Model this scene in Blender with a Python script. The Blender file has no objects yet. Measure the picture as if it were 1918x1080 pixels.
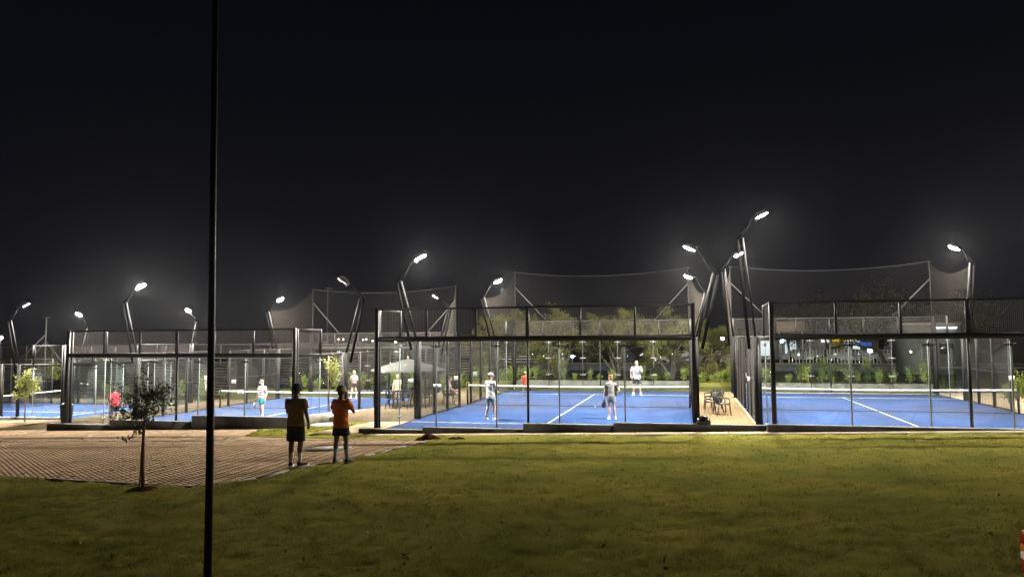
import bpy, math, random
import numpy as np
from mathutils import Vector, Matrix
from mathutils.bvhtree import BVHTree

random.seed(11)
NR = np.random.default_rng(5)
SC = bpy.context.scene
COL = SC.collection
PI = math.pi

# ------------------------------------------------------------------ camera, sky, exposure
EYE = np.array([0.0, 0.0, 3.01])
FPX = 1388.0
_y, _p, _r = math.radians(13.18), math.radians(3.845), math.radians(-0.368)
_R0 = np.array([math.cos(_y), math.sin(_y), 0.0])
FWD = np.array([-math.sin(_y) * math.cos(_p), math.cos(_y) * math.cos(_p), math.sin(_p)])
_U0 = np.cross(_R0, FWD)
RGT = math.cos(_r) * _R0 + math.sin(_r) * _U0
UPV = -math.sin(_r) * _R0 + math.cos(_r) * _U0
cam = bpy.data.cameras.new('camera')
camo = bpy.data.objects.new('camera', cam)
COL.objects.link(camo)
cam.sensor_width = 36.0
cam.lens = 36.0 * FPX / 1918.0
cam.clip_start, cam.clip_end = 0.1, 2000.0
camo.matrix_world = Matrix(((RGT[0], UPV[0], -FWD[0], EYE[0]), (RGT[1], UPV[1], -FWD[1], EYE[1]),
                            (RGT[2], UPV[2], -FWD[2], EYE[2]), (0, 0, 0, 1)))
SC.camera = camo

LAMP = 9400.0          # radiance of a floodlight's LED panel
LAMP_COL = (1.0, 0.93, 0.80)
SC.view_settings.view_transform = 'Standard'
SC.view_settings.look = 'None'
SC.view_settings.exposure = 0.0
SC.view_settings.gamma = 1.0
SC.view_settings.use_curve_mapping = False
SC.render.engine = 'CYCLES'
cy = SC.cycles
cy.max_bounces, cy.diffuse_bounces, cy.glossy_bounces = 7, 3, 3
cy.transparent_max_bounces = 40
cy.transmission_bounces = 4
cy.caustics_reflective = cy.caustics_refractive = False
cy.use_denoising = True
cy.sample_clamp_indirect = 6.0
cy.blur_glossy = 0.5

W = bpy.data.worlds.new('World')
SC.world = W
W.use_nodes = True
wn, wl = W.node_tree.nodes, W.node_tree.links
for n in list(wn): wn.remove(n)
wo = wn.new('ShaderNodeOutputWorld'); wb = wn.new('ShaderNodeBackground')
wt = wn.new('ShaderNodeTexCoord'); ws = wn.new('ShaderNodeSeparateXYZ'); wr = wn.new('ShaderNodeValToRGB')
wl.new(wt.outputs['Generated'], ws.inputs[0]); wl.new(ws.outputs['Z'], wr.inputs[0])
wl.new(wr.outputs[0], wb.inputs[0]); wl.new(wb.outputs[0], wo.inputs[0])
e = wr.color_ramp.elements
e[0].position = 0.0; e[0].color = (0.0070, 0.0068, 0.0095, 1)
e[1].position = 0.45; e[1].color = (0.0022, 0.0026, 0.0040, 1)
m_ = e.new(0.16); m_.color = (0.0040, 0.0042, 0.0066, 1)
wb.inputs[1].default_value = 1.0

# ------------------------------------------------------------------ image helpers (to find places on the ground)
def ray(px, py): return FWD + RGT * (px - 959) / FPX - UPV * (py - 540) / FPX
def at_y(px, py, Y): d = ray(px, py); return EYE + d * Y / d[1]
def at_z(px, py, Z): d = ray(px, py); return EYE + d * (Z - EYE[2]) / d[2]
GA, GB, GC = 0.26 + 0.034 * 22.5, 0.029, -0.034
def gz(x, y): return GA + GB * x + GC * y
def at_g(px, py):
    d = ray(px, py); n = np.array([-GB, -GC, 1.0])
    return EYE + d * ((GA - n @ EYE) / (n @ d))

# ------------------------------------------------------------------ mesh builder
def _frame(d):
    d = np.asarray(d, float); d = d / (np.linalg.norm(d) + 1e-12)
    a = np.array([0, 0, 1.0]) if abs(d[2]) < 0.95 else np.array([1.0, 0, 0])
    s = np.cross(d, a); s /= np.linalg.norm(s)
    return d, s, np.cross(s, d)

class MB:
    def __init__(self): self.v = []; self.f = []; self.m = []; self.n = 0
    def add(self, v, f, mat=0):
        v = np.asarray(v, float).reshape(-1, 3)
        if isinstance(f, np.ndarray):
            self.f.append(f + self.n); self.m.append(np.full(len(f), mat))
        else:
            by = {}
            for q in f: by.setdefault(len(q), []).append(q)
            for k, qs in by.items():
                self.f.append(np.array(qs) + self.n); self.m.append(np.full(len(qs), mat))
        self.v.append(v); self.n += len(v)
        return self
    def box(self, c, s, rz=0.0, mat=0, M=None, taper=1.0):
        x, y, z = s[0] / 2, s[1] / 2, s[2] / 2; t = taper
        v = np.array([(-x, -y, -z), (x, -y, -z), (x, y, -z), (-x, y, -z), (-x * t, -y * t, z), (x * t, -y * t, z), (x * t, y * t, z), (-x * t, y * t, z)])
        if M is not None: v = v @ np.asarray(M)[:3, :3].T
        elif rz:
            c_, s_ = math.cos(rz), math.sin(rz); v = v @ np.array([[c_, -s_, 0], [s_, c_, 0], [0, 0, 1]]).T
        return self.add(v + np.asarray(c), [(0, 3, 2, 1), (4, 5, 6, 7), (0, 1, 5, 4), (1, 2, 6, 5), (2, 3, 7, 6), (3, 0, 4, 7)], mat)
    def bbox(self, a, b, mat=0):
        a, b = np.asarray(a, float), np.asarray(b, float)
        return self.box((a + b) / 2, np.abs(b - a), 0, mat)
    def bar(self, p, q, w, h=None, mat=0, side=None):
        p, q = np.asarray(p, float), np.asarray(q, float); d, s, u = _frame(q - p); h = h or w
        if side is not None:
            s = np.asarray(side, float); s = s - d * (s @ d); s /= np.linalg.norm(s); u = np.cross(s, d)
        v = [c + s * a * w / 2 + u * b * h / 2 for c in (p, q) for a, b in ((-1, -1), (1, -1), (1, 1), (-1, 1))]
        return self.add(v, [(0, 1, 2, 3), (7, 6, 5, 4), (0, 4, 5, 1), (1, 5, 6, 2), (2, 6, 7, 3), (3, 7, 4, 0)], mat)
    def tube(self, pts, r, n=8, mat=0, caps=True, sq=None):
        pts = np.asarray(pts, float); k = len(pts); r = np.broadcast_to(np.asarray(r, float), (k,))
        rings = []; ps = None
        for i in range(k):
            t = pts[min(i + 1, k - 1)] - pts[max(i - 1, 0)]; d, s, u = _frame(t)
            if ps is not None:
                s2 = ps - d * (ps @ d)
                if np.linalg.norm(s2) > 1e-6: s = s2 / np.linalg.norm(s2); u = np.cross(s, d)
            ps = s; a = np.arange(n) * 2 * PI / n
            q = 1.0 if sq is None else sq
            rings.append(pts[i] + r[i] * (np.cos(a)[:, None] * s + q * np.sin(a)[:, None] * u))
        v = np.concatenate(rings); f = []
        for i in range(k - 1):
            for j in range(n):
                a, b = i * n + j, i * n + (j + 1) % n; f.append((a, a + n, b + n, b))
        if caps: f.append(tuple(range(n))); f.append(tuple(range(k * n - 1, (k - 1) * n - 1, -1)))
        return self.add(v, f, mat)
    def loft(self, rings, n=16, mat=0, M=None):        # rings of (cx, cy, cz, rx, ry)
        a = np.arange(n) * 2 * PI / n; vs = []; f = []
        for (x, y, z, rx, ry) in rings: vs.append(np.stack([x + rx * np.cos(a), y + ry * np.sin(a), np.full(n, z)], 1))
        v = np.concatenate(vs); k = len(rings)
        if M is not None: v = v @ np.asarray(M)[:3, :3].T + np.asarray(M)[:3, 3]
        for i in range(k - 1):
            for j in range(n):
                p, q = i * n + j, i * n + (j + 1) % n; f.append((p, q, q + n, p + n))
        f.append(tuple(range(n - 1, -1, -1))); f.append(tuple(range((k - 1) * n, k * n)))
        return self.add(v, f, mat)
    def ball(self, c, r, nu=12, nv=8, mat=0, M=None, zmin=-1.0):
        r = np.broadcast_to(np.asarray(r, float), (3,)); vs = []; f = []
        t0 = math.asin(max(-1, zmin))
        th = np.linspace(t0, PI / 2, nv + 1)
        for t in th[:-1]:
            a = np.arange(nu) * 2 * PI / nu
            vs.append(np.stack([np.cos(a) * math.cos(t) * r[0], np.sin(a) * math.cos(t) * r[1], np.full(nu, math.sin(t) * r[2])], 1))
        vs.append(np.array([[0, 0, r[2]]])); v = np.concatenate(vs)
        if M is not None: v = v @ np.asarray(M)[:3, :3].T
        for i in range(nv - 1):
            for j in range(nu):
                p, q = i * nu + j, i * nu + (j + 1) % nu; f.append((p, q, q + nu, p + nu))
        for j in range(nu): f.append(((nv - 1) * nu + j, (nv - 1) * nu + (j + 1) % nu, nv * nu))
        if zmin > -1: f.append(tuple(range(nu - 1, -1, -1)))
        return self.add(v + np.asarray(c, float), f, mat)
    def prism(self, poly, z0, z1, mat=0):               # upright prism over an xy polygon
        n = len(poly); v = [(p[0], p[1], z0) for p in poly] + [(p[0], p[1], z1) for p in poly]
        f = [tuple(range(n - 1, -1, -1)), tuple(range(n, 2 * n))] + [(i, (i + 1) % n, n + (i + 1) % n, n + i) for i in range(n)]
        return self.add(v, f, mat)
    def lines(self, P, Q, r, mat=0):                    # many thin square wires
        P, Q = np.asarray(P, float), np.asarray(Q, float); D = Q - P; D /= (np.linalg.norm(D, axis=1)[:, None] + 1e-12)
        A = np.where(np.abs(D[:, 2:3]) < .9, np.array([[0, 0, 1.0]]), np.array([[1.0, 0, 0]]))
        S = np.cross(D, A); S /= np.linalg.norm(S, axis=1)[:, None]; U = np.cross(S, D)
        k = len(P); v = np.zeros((k, 8, 3))
        for i, (a, b) in enumerate(((-1, -1), (1, -1), (1, 1), (-1, 1))):
            o = (S * a + U * b) * r; v[:, i] = P + o; v[:, i + 4] = Q + o
        q = np.array([(0, 4, 5, 1), (1, 5, 6, 2), (2, 6, 7, 3), (3, 7, 4, 0)])
        f = (np.arange(k)[:, None, None] * 8 + q[None]).reshape(-1, 4)
        return self.add(v.reshape(-1, 3), f, mat)
    def leaves(self, P, L, Wd, mat=0, up=0.0, fold=0.0):
        P = np.asarray(P, float); k = len(P); L = np.broadcast_to(L, (k,))[:, None]; Wd = np.broadcast_to(Wd, (k,))[:, None]
        D = NR.normal(size=(k, 3)); D[:, 2] += up; D /= np.linalg.norm(D, axis=1)[:, None]
        B = NR.normal(size=(k, 3)); S = np.cross(D, B); S /= np.linalg.norm(S, axis=1)[:, None]
        v = np.stack([P, P + D * L * .5 + S * Wd * .5, P + D * L, P + D * L * .5 - S * Wd * .5], 1)
        return self.add(v.reshape(-1, 3), np.arange(k * 4).reshape(k, 4), mat)
    def mesh(self, name, mats):
        me = bpy.data.meshes.new(name)
        v = np.concatenate(self.v).astype(np.float32)
        tot = np.concatenate([np.full(len(f), f.shape[1]) for f in self.f]); loops = np.concatenate([f.ravel() for f in self.f])
        me.vertices.add(len(v)); me.vertices.foreach_set('co', v.ravel())
        me.loops.add(len(loops)); me.loops.foreach_set('vertex_index', loops.astype(np.int32))
        me.polygons.add(len(tot)); st = np.concatenate([[0], np.cumsum(tot)[:-1]])
        me.polygons.foreach_set('loop_start', st.astype(np.int32))
        for m in (mats if isinstance(mats, (list, tuple)) else [mats]): me.materials.append(m)
        me.polygons.foreach_set('material_index', np.concatenate(self.m).astype(np.int32))
        me.update(calc_edges=True)
        return me
    def build(self, name, mats, parent=None, smooth=False, kind=None, loc=None):
        me = self.mesh(name, mats)
        if smooth: me.polygons.foreach_set('use_smooth', np.ones(len(me.polygons), bool))
        return link(name, me, parent, kind, loc)

def link(name, me, parent=None, kind=None, loc=None, rz=0.0):
    o = bpy.data.objects.new(name, me); COL.objects.link(o)
    if parent is not None: o.parent = parent
    if kind: o['kind'] = kind
    if loc is not None: o.location = loc
    if rz: o.rotation_euler = (0, 0, rz)
    return o
def tag(o, label, cat=None, group=None, kind=None):
    o['label'] = label
    if cat: o['category'] = cat
    if group: o['group'] = group
    if kind: o['kind'] = kind
    return o
def thing(name, label, cat, loc=(0, 0, 0), rz=0.0, group=None):
    o = bpy.data.objects.new(name, None); COL.objects.link(o); o.empty_display_size = .2
    o.location = tuple(float(c) for c in loc); o.rotation_euler = (0, 0, rz)
    return tag(o, label, cat, group)
def dup(o, loc, rz=0.0, label=None, scale=1.0):
    def cp(a, par):
        c = a.copy(); COL.objects.link(c)
        if par is not None: c.parent = par
        for ch in a.children: cp(ch, c)
        return c
    c = cp(o, None); c.location = tuple(float(t) for t in loc); c.rotation_euler = (0, 0, rz); c.scale = (scale,) * 3
    if label: c['label'] = label
    return c
def struct(mb, name, mats, label, **k):
    o = mb.build(name, mats, kind='structure', **k); o['label'] = label; return o

# ------------------------------------------------------------------ materials
def mat(name, col, rough=.6, metal=0.0, var=0.0, scale=4.0, bump=0.0, bscale=40.0, emit=None, es=0.0, spec=None, isl=0.0, objr=0.0, col2=None, detail=4.0, stretch=None):
    m = bpy.data.materials.new(name); m.use_nodes = True
    N, L = m.node_tree.nodes, m.node_tree.links; b = N['Principled BSDF']
    b.inputs['Base Color'].default_value = (*col, 1); b.inputs['Roughness'].default_value = rough; b.inputs['Metallic'].default_value = metal
    if spec is not None: b.inputs['Specular IOR Level'].default_value = spec
    if emit: b.inputs['Emission Color'].default_value = (*emit, 1); b.inputs['Emission Strength'].default_value = es
    geo = N.new('ShaderNodeNewGeometry'); src = geo.outputs['Position']
    if stretch:
        mp = N.new('ShaderNodeMapping'); mp.inputs['Scale'].default_value = stretch; L.new(src, mp.inputs['Vector']); src = mp.outputs[0]
    if var or col2 or isl or objr:
        t = N.new('ShaderNodeTexNoise'); t.inputs['Scale'].default_value = scale; t.inputs['Detail'].default_value = detail; L.new(src, t.inputs['Vector'])
        rp = N.new('ShaderNodeMapRange'); rp.inputs[1].default_value = .3; rp.inputs[2].default_value = .7; L.new(t.outputs[0], rp.inputs[0])
        mx = N.new('ShaderNodeMix'); mx.data_type = 'RGBA'
        c2 = col2 or tuple(c * (1 - var) for c in col); c1 = col if col2 else tuple(min(1, c * (1 + var)) for c in col)
        mx.inputs[6].default_value = (*c2, 1); mx.inputs[7].default_value = (*c1, 1); L.new(rp.outputs[0], mx.inputs[0])
        out = mx.outputs[2]
        if isl or objr:
            if objr: oi = N.new('ShaderNodeObjectInfo'); r = oi.outputs['Random']
            else: r = geo.outputs['Random Per Island']
            hv = N.new('ShaderNodeHueSaturation'); a = N.new('ShaderNodeMapRange'); amt = isl or objr
            a.inputs[3].default_value = 1 - amt; a.inputs[4].default_value = 1 + amt; L.new(r, a.inputs[0]); L.new(a.outputs[0], hv.inputs['Value'])
            L.new(out, hv.inputs['Color']); out = hv.outputs[0]
        L.new(out, b.inputs['Base Color'])
    if bump:
        t2 = N.new('ShaderNodeTexNoise'); t2.inputs['Scale'].default_value = bscale; t2.inputs['Detail'].default_value = 5; L.new(src, t2.inputs['Vector'])
        bp = N.new('ShaderNodeBump'); bp.inputs['Strength'].default_value = bump; bp.inputs['Distance'].default_value = .02
        L.new(t2.outputs[0], bp.inputs['Height']); L.new(bp.outputs[0], b.inputs['Normal'])
    return m

def leaf_mat(name, col, col2, isl=.35, rough=.5, trans=.35, spec=.3):
    m = mat(name, col, rough, col2=col2, scale=1.5, isl=isl, spec=spec)
    N, L = m.node_tree.nodes, m.node_tree.links; b = N['Principled BSDF']
    tr = N.new('ShaderNodeBsdfTranslucent'); ms = N.new('ShaderNodeMixShader'); ms.inputs[0].default_value = trans
    if b.inputs['Base Color'].links: L.new(b.inputs['Base Color'].links[0].from_socket, tr.inputs[0])
    o = N['Material Output']; L.new(b.outputs[0], ms.inputs[1]); L.new(tr.outputs[0], ms.inputs[2]); L.new(ms.outputs[0], o.inputs[0])
    return m

def glass_mat(name, tint, dust):
    m = bpy.data.materials.new(name); m.use_nodes = True
    N, L = m.node_tree.nodes, m.node_tree.links; N.remove(N['Principled BSDF']); o = N['Material Output']
    tr = N.new('ShaderNodeBsdfTransparent'); tr.inputs[0].default_value = (*tint, 1)
    gl = N.new('ShaderNodeBsdfGlossy'); gl.inputs['Roughness'].default_value = 0.0; gl.inputs[0].default_value = (1, 1, 1, 1)
    df = N.new('ShaderNodeBsdfDiffuse'); df.inputs[0].default_value = (.75, .8, .8, 1)
    g = N.new('ShaderNodeNewGeometry');
    f0 = N.new('ShaderNodeFresnel'); f0.inputs[0].default_value = 1.5; inv = N.new('ShaderNodeMath'); inv.operation = 'SUBTRACT'; inv.inputs[0].default_value = 1.0
    L.new(g.outputs['Backfacing'], inv.inputs[1]); fr = N.new('ShaderNodeMath'); fr.operation = 'MULTIPLY'      # one effective reflection per pane
    lim = N.new('ShaderNodeMath'); lim.operation = 'MINIMUM'; lim.inputs[1].default_value = .10; L.new(f0.outputs[0], lim.inputs[0]); L.new(lim.outputs[0], fr.inputs[0]); L.new(inv.outputs[0], fr.inputs[1])
    t = N.new('ShaderNodeTexNoise'); t.inputs['Scale'].default_value = 1.4; t.inputs['Detail'].default_value = 6; L.new(g.outputs['Position'], t.inputs['Vector'])
    mr = N.new('ShaderNodeMapRange'); mr.inputs[1].default_value = .3; mr.inputs[2].default_value = .75; mr.inputs[3].default_value = dust * .4; mr.inputs[4].default_value = dust * 1.5
    L.new(t.outputs[0], mr.inputs[0])
    m0 = N.new('ShaderNodeMixShader'); L.new(mr.outputs[0], m0.inputs[0]); L.new(tr.outputs[0], m0.inputs[1]); L.new(df.outputs[0], m0.inputs[2])
    ms = N.new('ShaderNodeMixShader'); L.new(fr.outputs[0], ms.inputs[0]); L.new(m0.outputs[0], ms.inputs[1]); L.new(gl.outputs[0], ms.inputs[2])
    L.new(ms.outputs[0], o.inputs[0]); return m

M = {}
M['black'] = mat('black_powder_coat', (.011, .011, .012), .5, 0, .25, 6, .05, 200, spec=.3)
M['charcoal'] = mat('charcoal_post', (.028, .027, .026), .65, 0, .3, 5, .05, 150, spec=.25)
M['wire'] = mat('grey_mesh_wire', (.12, .115, .11), .6, .0, spec=.2)
M['farwire'] = mat('dull_mesh_wire', (.085, .08, .075), .6, .0, spec=.2)
M['galv'] = mat('galvanised_steel', (.26, .26, .27), .5, .3, .2, 8, .05, 90)
M['fin'] = mat('matt_black_fin', (.006, .006, .006), .9, spec=0.0)
M['kerbshade'] = mat('shaded_kerb_face', (.05, .047, .043), .9, 0, .25, 2.5, .35, 60, spec=0.0)  # kerb concrete with the shade of its unlit front put into the colour
M['steel'] = mat('dull_grey_steel', (.060, .060, .060), .75, 0, .2, 6, spec=.1)
M['silver'] = mat('stainless_fitting', (.36, .37, .37), .4, .5)
M['edge'] = mat('ground_glass_edge', (.30, .35, .34), .45)
M['netting'] = mat('ball_stop_twine', (.045, .042, .040), .9, spec=.0)
M['wing'] = mat('ball_stop_wing_twine', (.042, .037, .031), .9, spec=.1)
M['glass'] = glass_mat('tempered_glass', (.98, .994, .988), .0007)
M['blue'] = mat('blue_court_turf', (.0105, .053, .205), .85, 0, .28, .5, .25, 260, detail=6)
M['white'] = mat('white_line', (.78, .78, .76), .8, 0, .08, 6)
M['tape'] = mat('white_net_tape', (.8, .79, .76), .8)
M['netblack'] = mat('black_net_cord', (.02, .02, .025), .8)
M['conc'] = mat('grey_concrete', (.30, .285, .26), .85, 0, .22, 2.2, .35, 60, detail=8, spec=0.0)
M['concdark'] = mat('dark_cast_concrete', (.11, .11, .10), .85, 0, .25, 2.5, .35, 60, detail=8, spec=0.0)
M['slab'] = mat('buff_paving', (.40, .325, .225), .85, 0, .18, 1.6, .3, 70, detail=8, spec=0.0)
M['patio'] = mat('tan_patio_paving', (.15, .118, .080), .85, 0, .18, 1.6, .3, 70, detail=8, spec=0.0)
M['brick'] = mat('clay_paver', (.36, .255, .165), .85, 0, .16, 1.2, .35, 110, isl=.13, spec=0.0)
M['brickone'] = mat('clay_paver_single', (.36, .255, .165), .85, 0, .16, 1.2, .35, 110, objr=.13, spec=0.0)
M['tanbrick'] = mat('tan_paver', (.21, .155, .092), .85, 0, .16, 1.2, .35, 110, isl=.18, spec=0.0)
M['tanbrickone'] = mat('tan_paver_single', (.21, .155, .092), .85, 0, .16, 1.2, .35, 110, objr=.18, spec=0.0)
M['sand'] = mat('joint_sand', (.27, .19, .12), .95, 0, .3, 9, spec=0.0)
M['soil'] = mat('dark_red_soil', (.055, .026, .015), .95, 0, .4, 12, .8, 60, spec=0.0)
M['turf'] = mat('lawn_base', (.235, .200, .045), .95, 0, 0, .55, .5, 60, col2=(.125, .135, .032), detail=9, spec=0.0)
M['field'] = mat('dark_field', (.045, .050, .016), .95, 0, .35, .3, .6, 12, spec=0.0)
M['bed'] = mat('planting_bed_turf', (.085, .085, .022), .95, 0, .35, .8, .6, 40, spec=0.0)
M['blade'] = leaf_mat('grass_blades', (.20, .172, .034), (.10, .118, .024), .35, .8, .3, spec=0.0)
M['bark'] = mat('grey_brown_bark', (.16, .11, .07), .9, 0, .35, 14, .6, 70)
M['darkbark'] = mat('dark_bark', (.06, .045, .03), .9, 0, .35, 14, .6, 70)
M['olive'] = leaf_mat('thorn_tree_leaf', (.185, .19, .05), (.095, .105, .03))
M['oleander'] = leaf_mat('shrub_leaf', (.24, .30, .05), (.12, .19, .035))
M['young'] = leaf_mat('young_tree_leaf', (.085, .10, .035), (.05, .065, .024), trans=.25)
M['pale'] = leaf_mat('pale_tree_leaf', (.38, .40, .12), (.24, .28, .07))
M['darkleaf'] = leaf_mat('dark_tree_leaf', (.04, .06, .02), (.025, .04, .014))
M['led'] = mat('lit_led_panel', (1, 1, 1), .5, emit=LAMP_COL, es=LAMP)
M['ledflat'] = mat('lit_flat_led_panel', (1, 1, 1), .5, emit=LAMP_COL, es=LAMP * 1.3)
M['pole'] = mat('dark_grey_pole', (.018, .018, .019), .85, 0, .2, 5, spec=.03)
M['plastic'] = mat('black_plastic', (.018, .018, .018), .35)
M['paper'] = mat('white_sign_board', (.75, .75, .73), .7)
M['canvas'] = mat('pale_grey_canvas', (.095, .095, .095), .85, 0, .06, 3)
M['timber'] = mat('pale_timber', (.45, .36, .24), .7, 0, .2, 5, .2, 40, stretch=(1, 8, 8))
M['slat'] = mat('dark_grey_slat', (.045, .041, .037), .8, 0, .22, 3, .1, 60, objr=.15, spec=.1)
M['ball'] = mat('yellow_felt', (.62, .72, .12), .9, bump=.3, bscale=300)
M['rubber'] = mat('black_rubber', (.012, .012, .012), .7)
M['tyre'] = M['rubber']
M['chrome'] = mat('bright_trim', (.7, .7, .7), .2, 1.0)
M['darkglass'] = mat('dark_car_glass', (.012, .014, .016), .08)
M['sock'] = mat('white_sock', (.62, .58, .5), .9)
M['greysock'] = mat('grey_sock', (.27, .29, .30), .9)
def cloth(name, c, var=.1): return mat(name, c, .9, 0, var, 9, .25, 70)
def emis(name, c, s): return mat(name, c, .5, emit=c, es=s)

# ------------------------------------------------------------------ 2D helpers
def inside(poly, X, Y):
    X, Y = np.asarray(X, float), np.asarray(Y, float); r = np.zeros(X.shape, bool); n = len(poly)
    for i in range(n):
        (x0, y0), (x1, y1) = poly[i][:2], poly[(i + 1) % n][:2]
        c = (y0 > Y) != (y1 > Y)
        r ^= c & (X < (x1 - x0) * (Y - y0) / ((y1 - y0) + 1e-12) + x0)
    return r
_tabs = {}
def vnoise(X, Y, s, seed):
    g = _tabs.setdefault(seed, np.random.default_rng(seed).random((257, 257)))
    x, y = X / s + 900.3, Y / s + 900.7; xi, yi = np.floor(x).astype(int), np.floor(y).astype(int); fx, fy = x - xi, y - yi
    fx, fy = fx * fx * (3 - 2 * fx), fy * fy * (3 - 2 * fy); a, b, c, d = xi % 256, yi % 256, (xi + 1) % 256, (yi + 1) % 256
    return (g[a, b] * (1 - fx) + g[c, b] * fx) * (1 - fy) + (g[a, d] * (1 - fx) + g[c, d] * fx) * fy
def pg(L): return [tuple(at_g(a, b)[:2]) for a, b in L]
def sheet_on_plane(mb, poly, dz, t=.25, m=0):
    n = len(poly); v = [(x, y, gz(x, y) + dz) for x, y in poly] + [(x, y, gz(x, y) + dz - t) for x, y in poly]
    return mb.add(v, [tuple(range(n)), tuple(range(2 * n - 1, n - 1, -1))] + [(i, n + i, n + (i + 1) % n, (i + 1) % n) for i in range(n)], m)

# ------------------------------------------------------------------ ground
C2, C3, C1, C0 = (-9.84, 22.73, 0.0), (2.44, 22.4, 0.0), (-24.32, 25.2, -.575), (-31.2, 32.2, -1.2)
plaza_edge = pg([(0, 892), (120, 899), (365, 912), (480, 897), (540, 880), (640, 862), (700, 850), (760, 836), (800, 826)])
grass_edge = pg([(800, 822), (660, 823), (560, 821), (455, 817), (485, 805), (520, 796), (556, 786)])
plaza = plaza_edge + grass_edge + [(-14.2, 24.85), (-31.0, 25.3), (-31.3, 31.9), (-62, 33), (-62, 12)]
walk = pg([(578, 816), (612, 807), (648, 801), (684, 794), (706, 788)]) + [(-11.6, 27.6), (-9.97, 27.6), (-9.97, 22.62)] + pg([(690, 804), (664, 812)])
strip = [(-10.6, 21.62), (-10.6, 22.33), (24, 22.33), (24, 21.25), (0, 21.35)]

gx = np.concatenate([np.linspace(-400, -70, 8), np.linspace(-60, 60, 61), np.linspace(70, 400, 8)])
gy = np.concatenate([np.linspace(-60, 20, 21), [22, 24, 28, 34, 40, 43, 46, 49], np.linspace(52, 100, 13), np.linspace(120, 900, 9)])
X, Y = np.meshgrid(gx, gy, indexing='ij')
fz = gz(np.clip(X, -45, 30), np.clip(Y, -8, 24)) - .32
bz = np.where(X > -13, .30, np.where(X > -29, -.45, -1.05))
t = np.clip((Y - 22) / 6, 0, 1); t2 = np.clip((Y - 40) / 3.2, 0, 1)
Z = (1 - t) * fz + t * ((1 - t2) * np.where(X > -13, -.9, -2.2) + t2 * bz) + np.clip((Y - 110) / 300, 0, 3) * .8
ni, nj = X.shape
idx = np.arange(ni * nj).reshape(ni, nj)
F = np.stack([idx[:-1, :-1], idx[1:, :-1], idx[1:, 1:], idx[:-1, 1:]], -1).reshape(-1, 4)
struct(MB().add(np.stack([X, Y, Z], -1).reshape(-1, 3), F), 'ground', M['field'], 'dark rough ground stretching away behind the courts', smooth=True)

def lawn_bump(X, Y):
    return (.030 * (vnoise(X, Y, 1.3, 1) - .5) + .016 * (vnoise(X, Y, .55, 2) - .5) + .026 * (vnoise(X, Y, .25, 3) - .5) + .030 * (vnoise(X, Y, .11, 4) - .5))
lx = np.arange(-26, 22.01, .11); ly = np.arange(3.0, 22.3, .10)
X, Y = np.meshgrid(lx, ly, indexing='ij')
no_lawn = inside(plaza, X, Y) | inside(walk, X, Y) | inside(strip, X, Y)
Z = gz(X, Y) + np.where(no_lawn, -.10, lawn_bump(X, Y) + .01)
ni, nj = X.shape; idx = np.arange(ni * nj).reshape(ni, nj)
F = np.stack([idx[:-1, :-1], idx[1:, :-1], idx[1:, 1:], idx[:-1, 1:]], -1).reshape(-1, 4)
struct(MB().add(np.stack([X, Y, Z], -1).reshape(-1, 3), F), 'lawn', M['turf'], 'wide mown lawn sloping up towards the viewer', smooth=True)
# grass mound between the left and the middle court
lx = np.arange(-15.4, -9.6, .1); ly = np.arange(21.9, 32.6, .12)
X, Y = np.meshgrid(lx, ly, indexing='ij')
no = inside(plaza, X, Y) | inside(walk, X, Y) | (X < -14.15) & (Y > 25.2) | (X > -10.0) & (Y > 22.6)
Z = gz(X, np.minimum(Y, 26)) + np.where(no, -.6, lawn_bump(X, Y) * .6 + .02) - np.clip(Y - 26, 0, 10) * .030
ni, nj = X.shape; idx = np.arange(ni * nj).reshape(ni, nj)
F = np.stack([idx[:-1, :-1], idx[1:, :-1], idx[1:, 1:], idx[:-1, 1:]], -1).reshape(-1, 4)
struct(MB().add(np.stack([X, Y, Z], -1).reshape(-1, 3), F), 'grass_mound', M['turf'], 'small lit patch of lawn between left and middle court', smooth=True)

# grass blades
def blades(n, fx, keep, hmin, hmax, w):
    x, y = fx(n); k = keep(x, y); x, y = x[k], y[k]; n = len(x)
    z = gz(x, np.minimum(y, 26)) + lawn_bump(x, y) - np.clip(y - 26, 0, 10) * .03
    h = NR.uniform(hmin, hmax, n) * (.5 + 2.2 * np.clip(vnoise(x, y, .20, 9) * .6 + vnoise(x, y, .07, 8) * .4 - .35, 0, 1)); a = NR.uniform(0, 2 * PI, n); ww = w * NR.uniform(.7, 1.3, n)
    dx, dy = np.cos(a) * ww, np.sin(a) * ww; lx_, ly_ = NR.normal(0, .5, n) * h, NR.normal(0, .5, n) * h
    v = np.stack([np.stack([x - dx, y - dy, z - .01], 1), np.stack([x + dx, y + dy, z - .01], 1), np.stack([x + lx_, y + ly_, z + h], 1)], 1)
    return v.reshape(-1, 3)
lawn_ok = lambda x, y: ~(inside(plaza, x, y) | inside(walk, x, y) | inside(strip, x, y))
def near(n): yy = 4.5 + 17.0 * NR.random(n) ** 1.35; return (-.23 * yy + (NR.random(n) * 2 - 1) * (yy * .74 + 1.2), yy)
v = blades(330000, near, lawn_ok, .010, .048, .0065)
me_b = MB().add(v, np.arange(len(v)).reshape(-1, 3))
go = me_b.build('grass', M['blade'], kind='stuff'); go['label'] = 'short green and straw grass of the wide lawn'
v = blades(40000, lambda n: (NR.uniform(-15, -9.9, n), NR.uniform(21.9, 32, n)), lambda x, y: ~(inside(plaza, x, y) | inside(walk, x, y) | (x < -14.1) & (y > 25.2) | (x > -10) & (y > 22.6)), .03, .06, .012)
g2 = MB().add(v, np.arange(len(v)).reshape(-1, 3)).build('grass', M['blade'], kind='stuff'); g2['label'] = 'bright lit grass on the small mound between courts'

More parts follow.
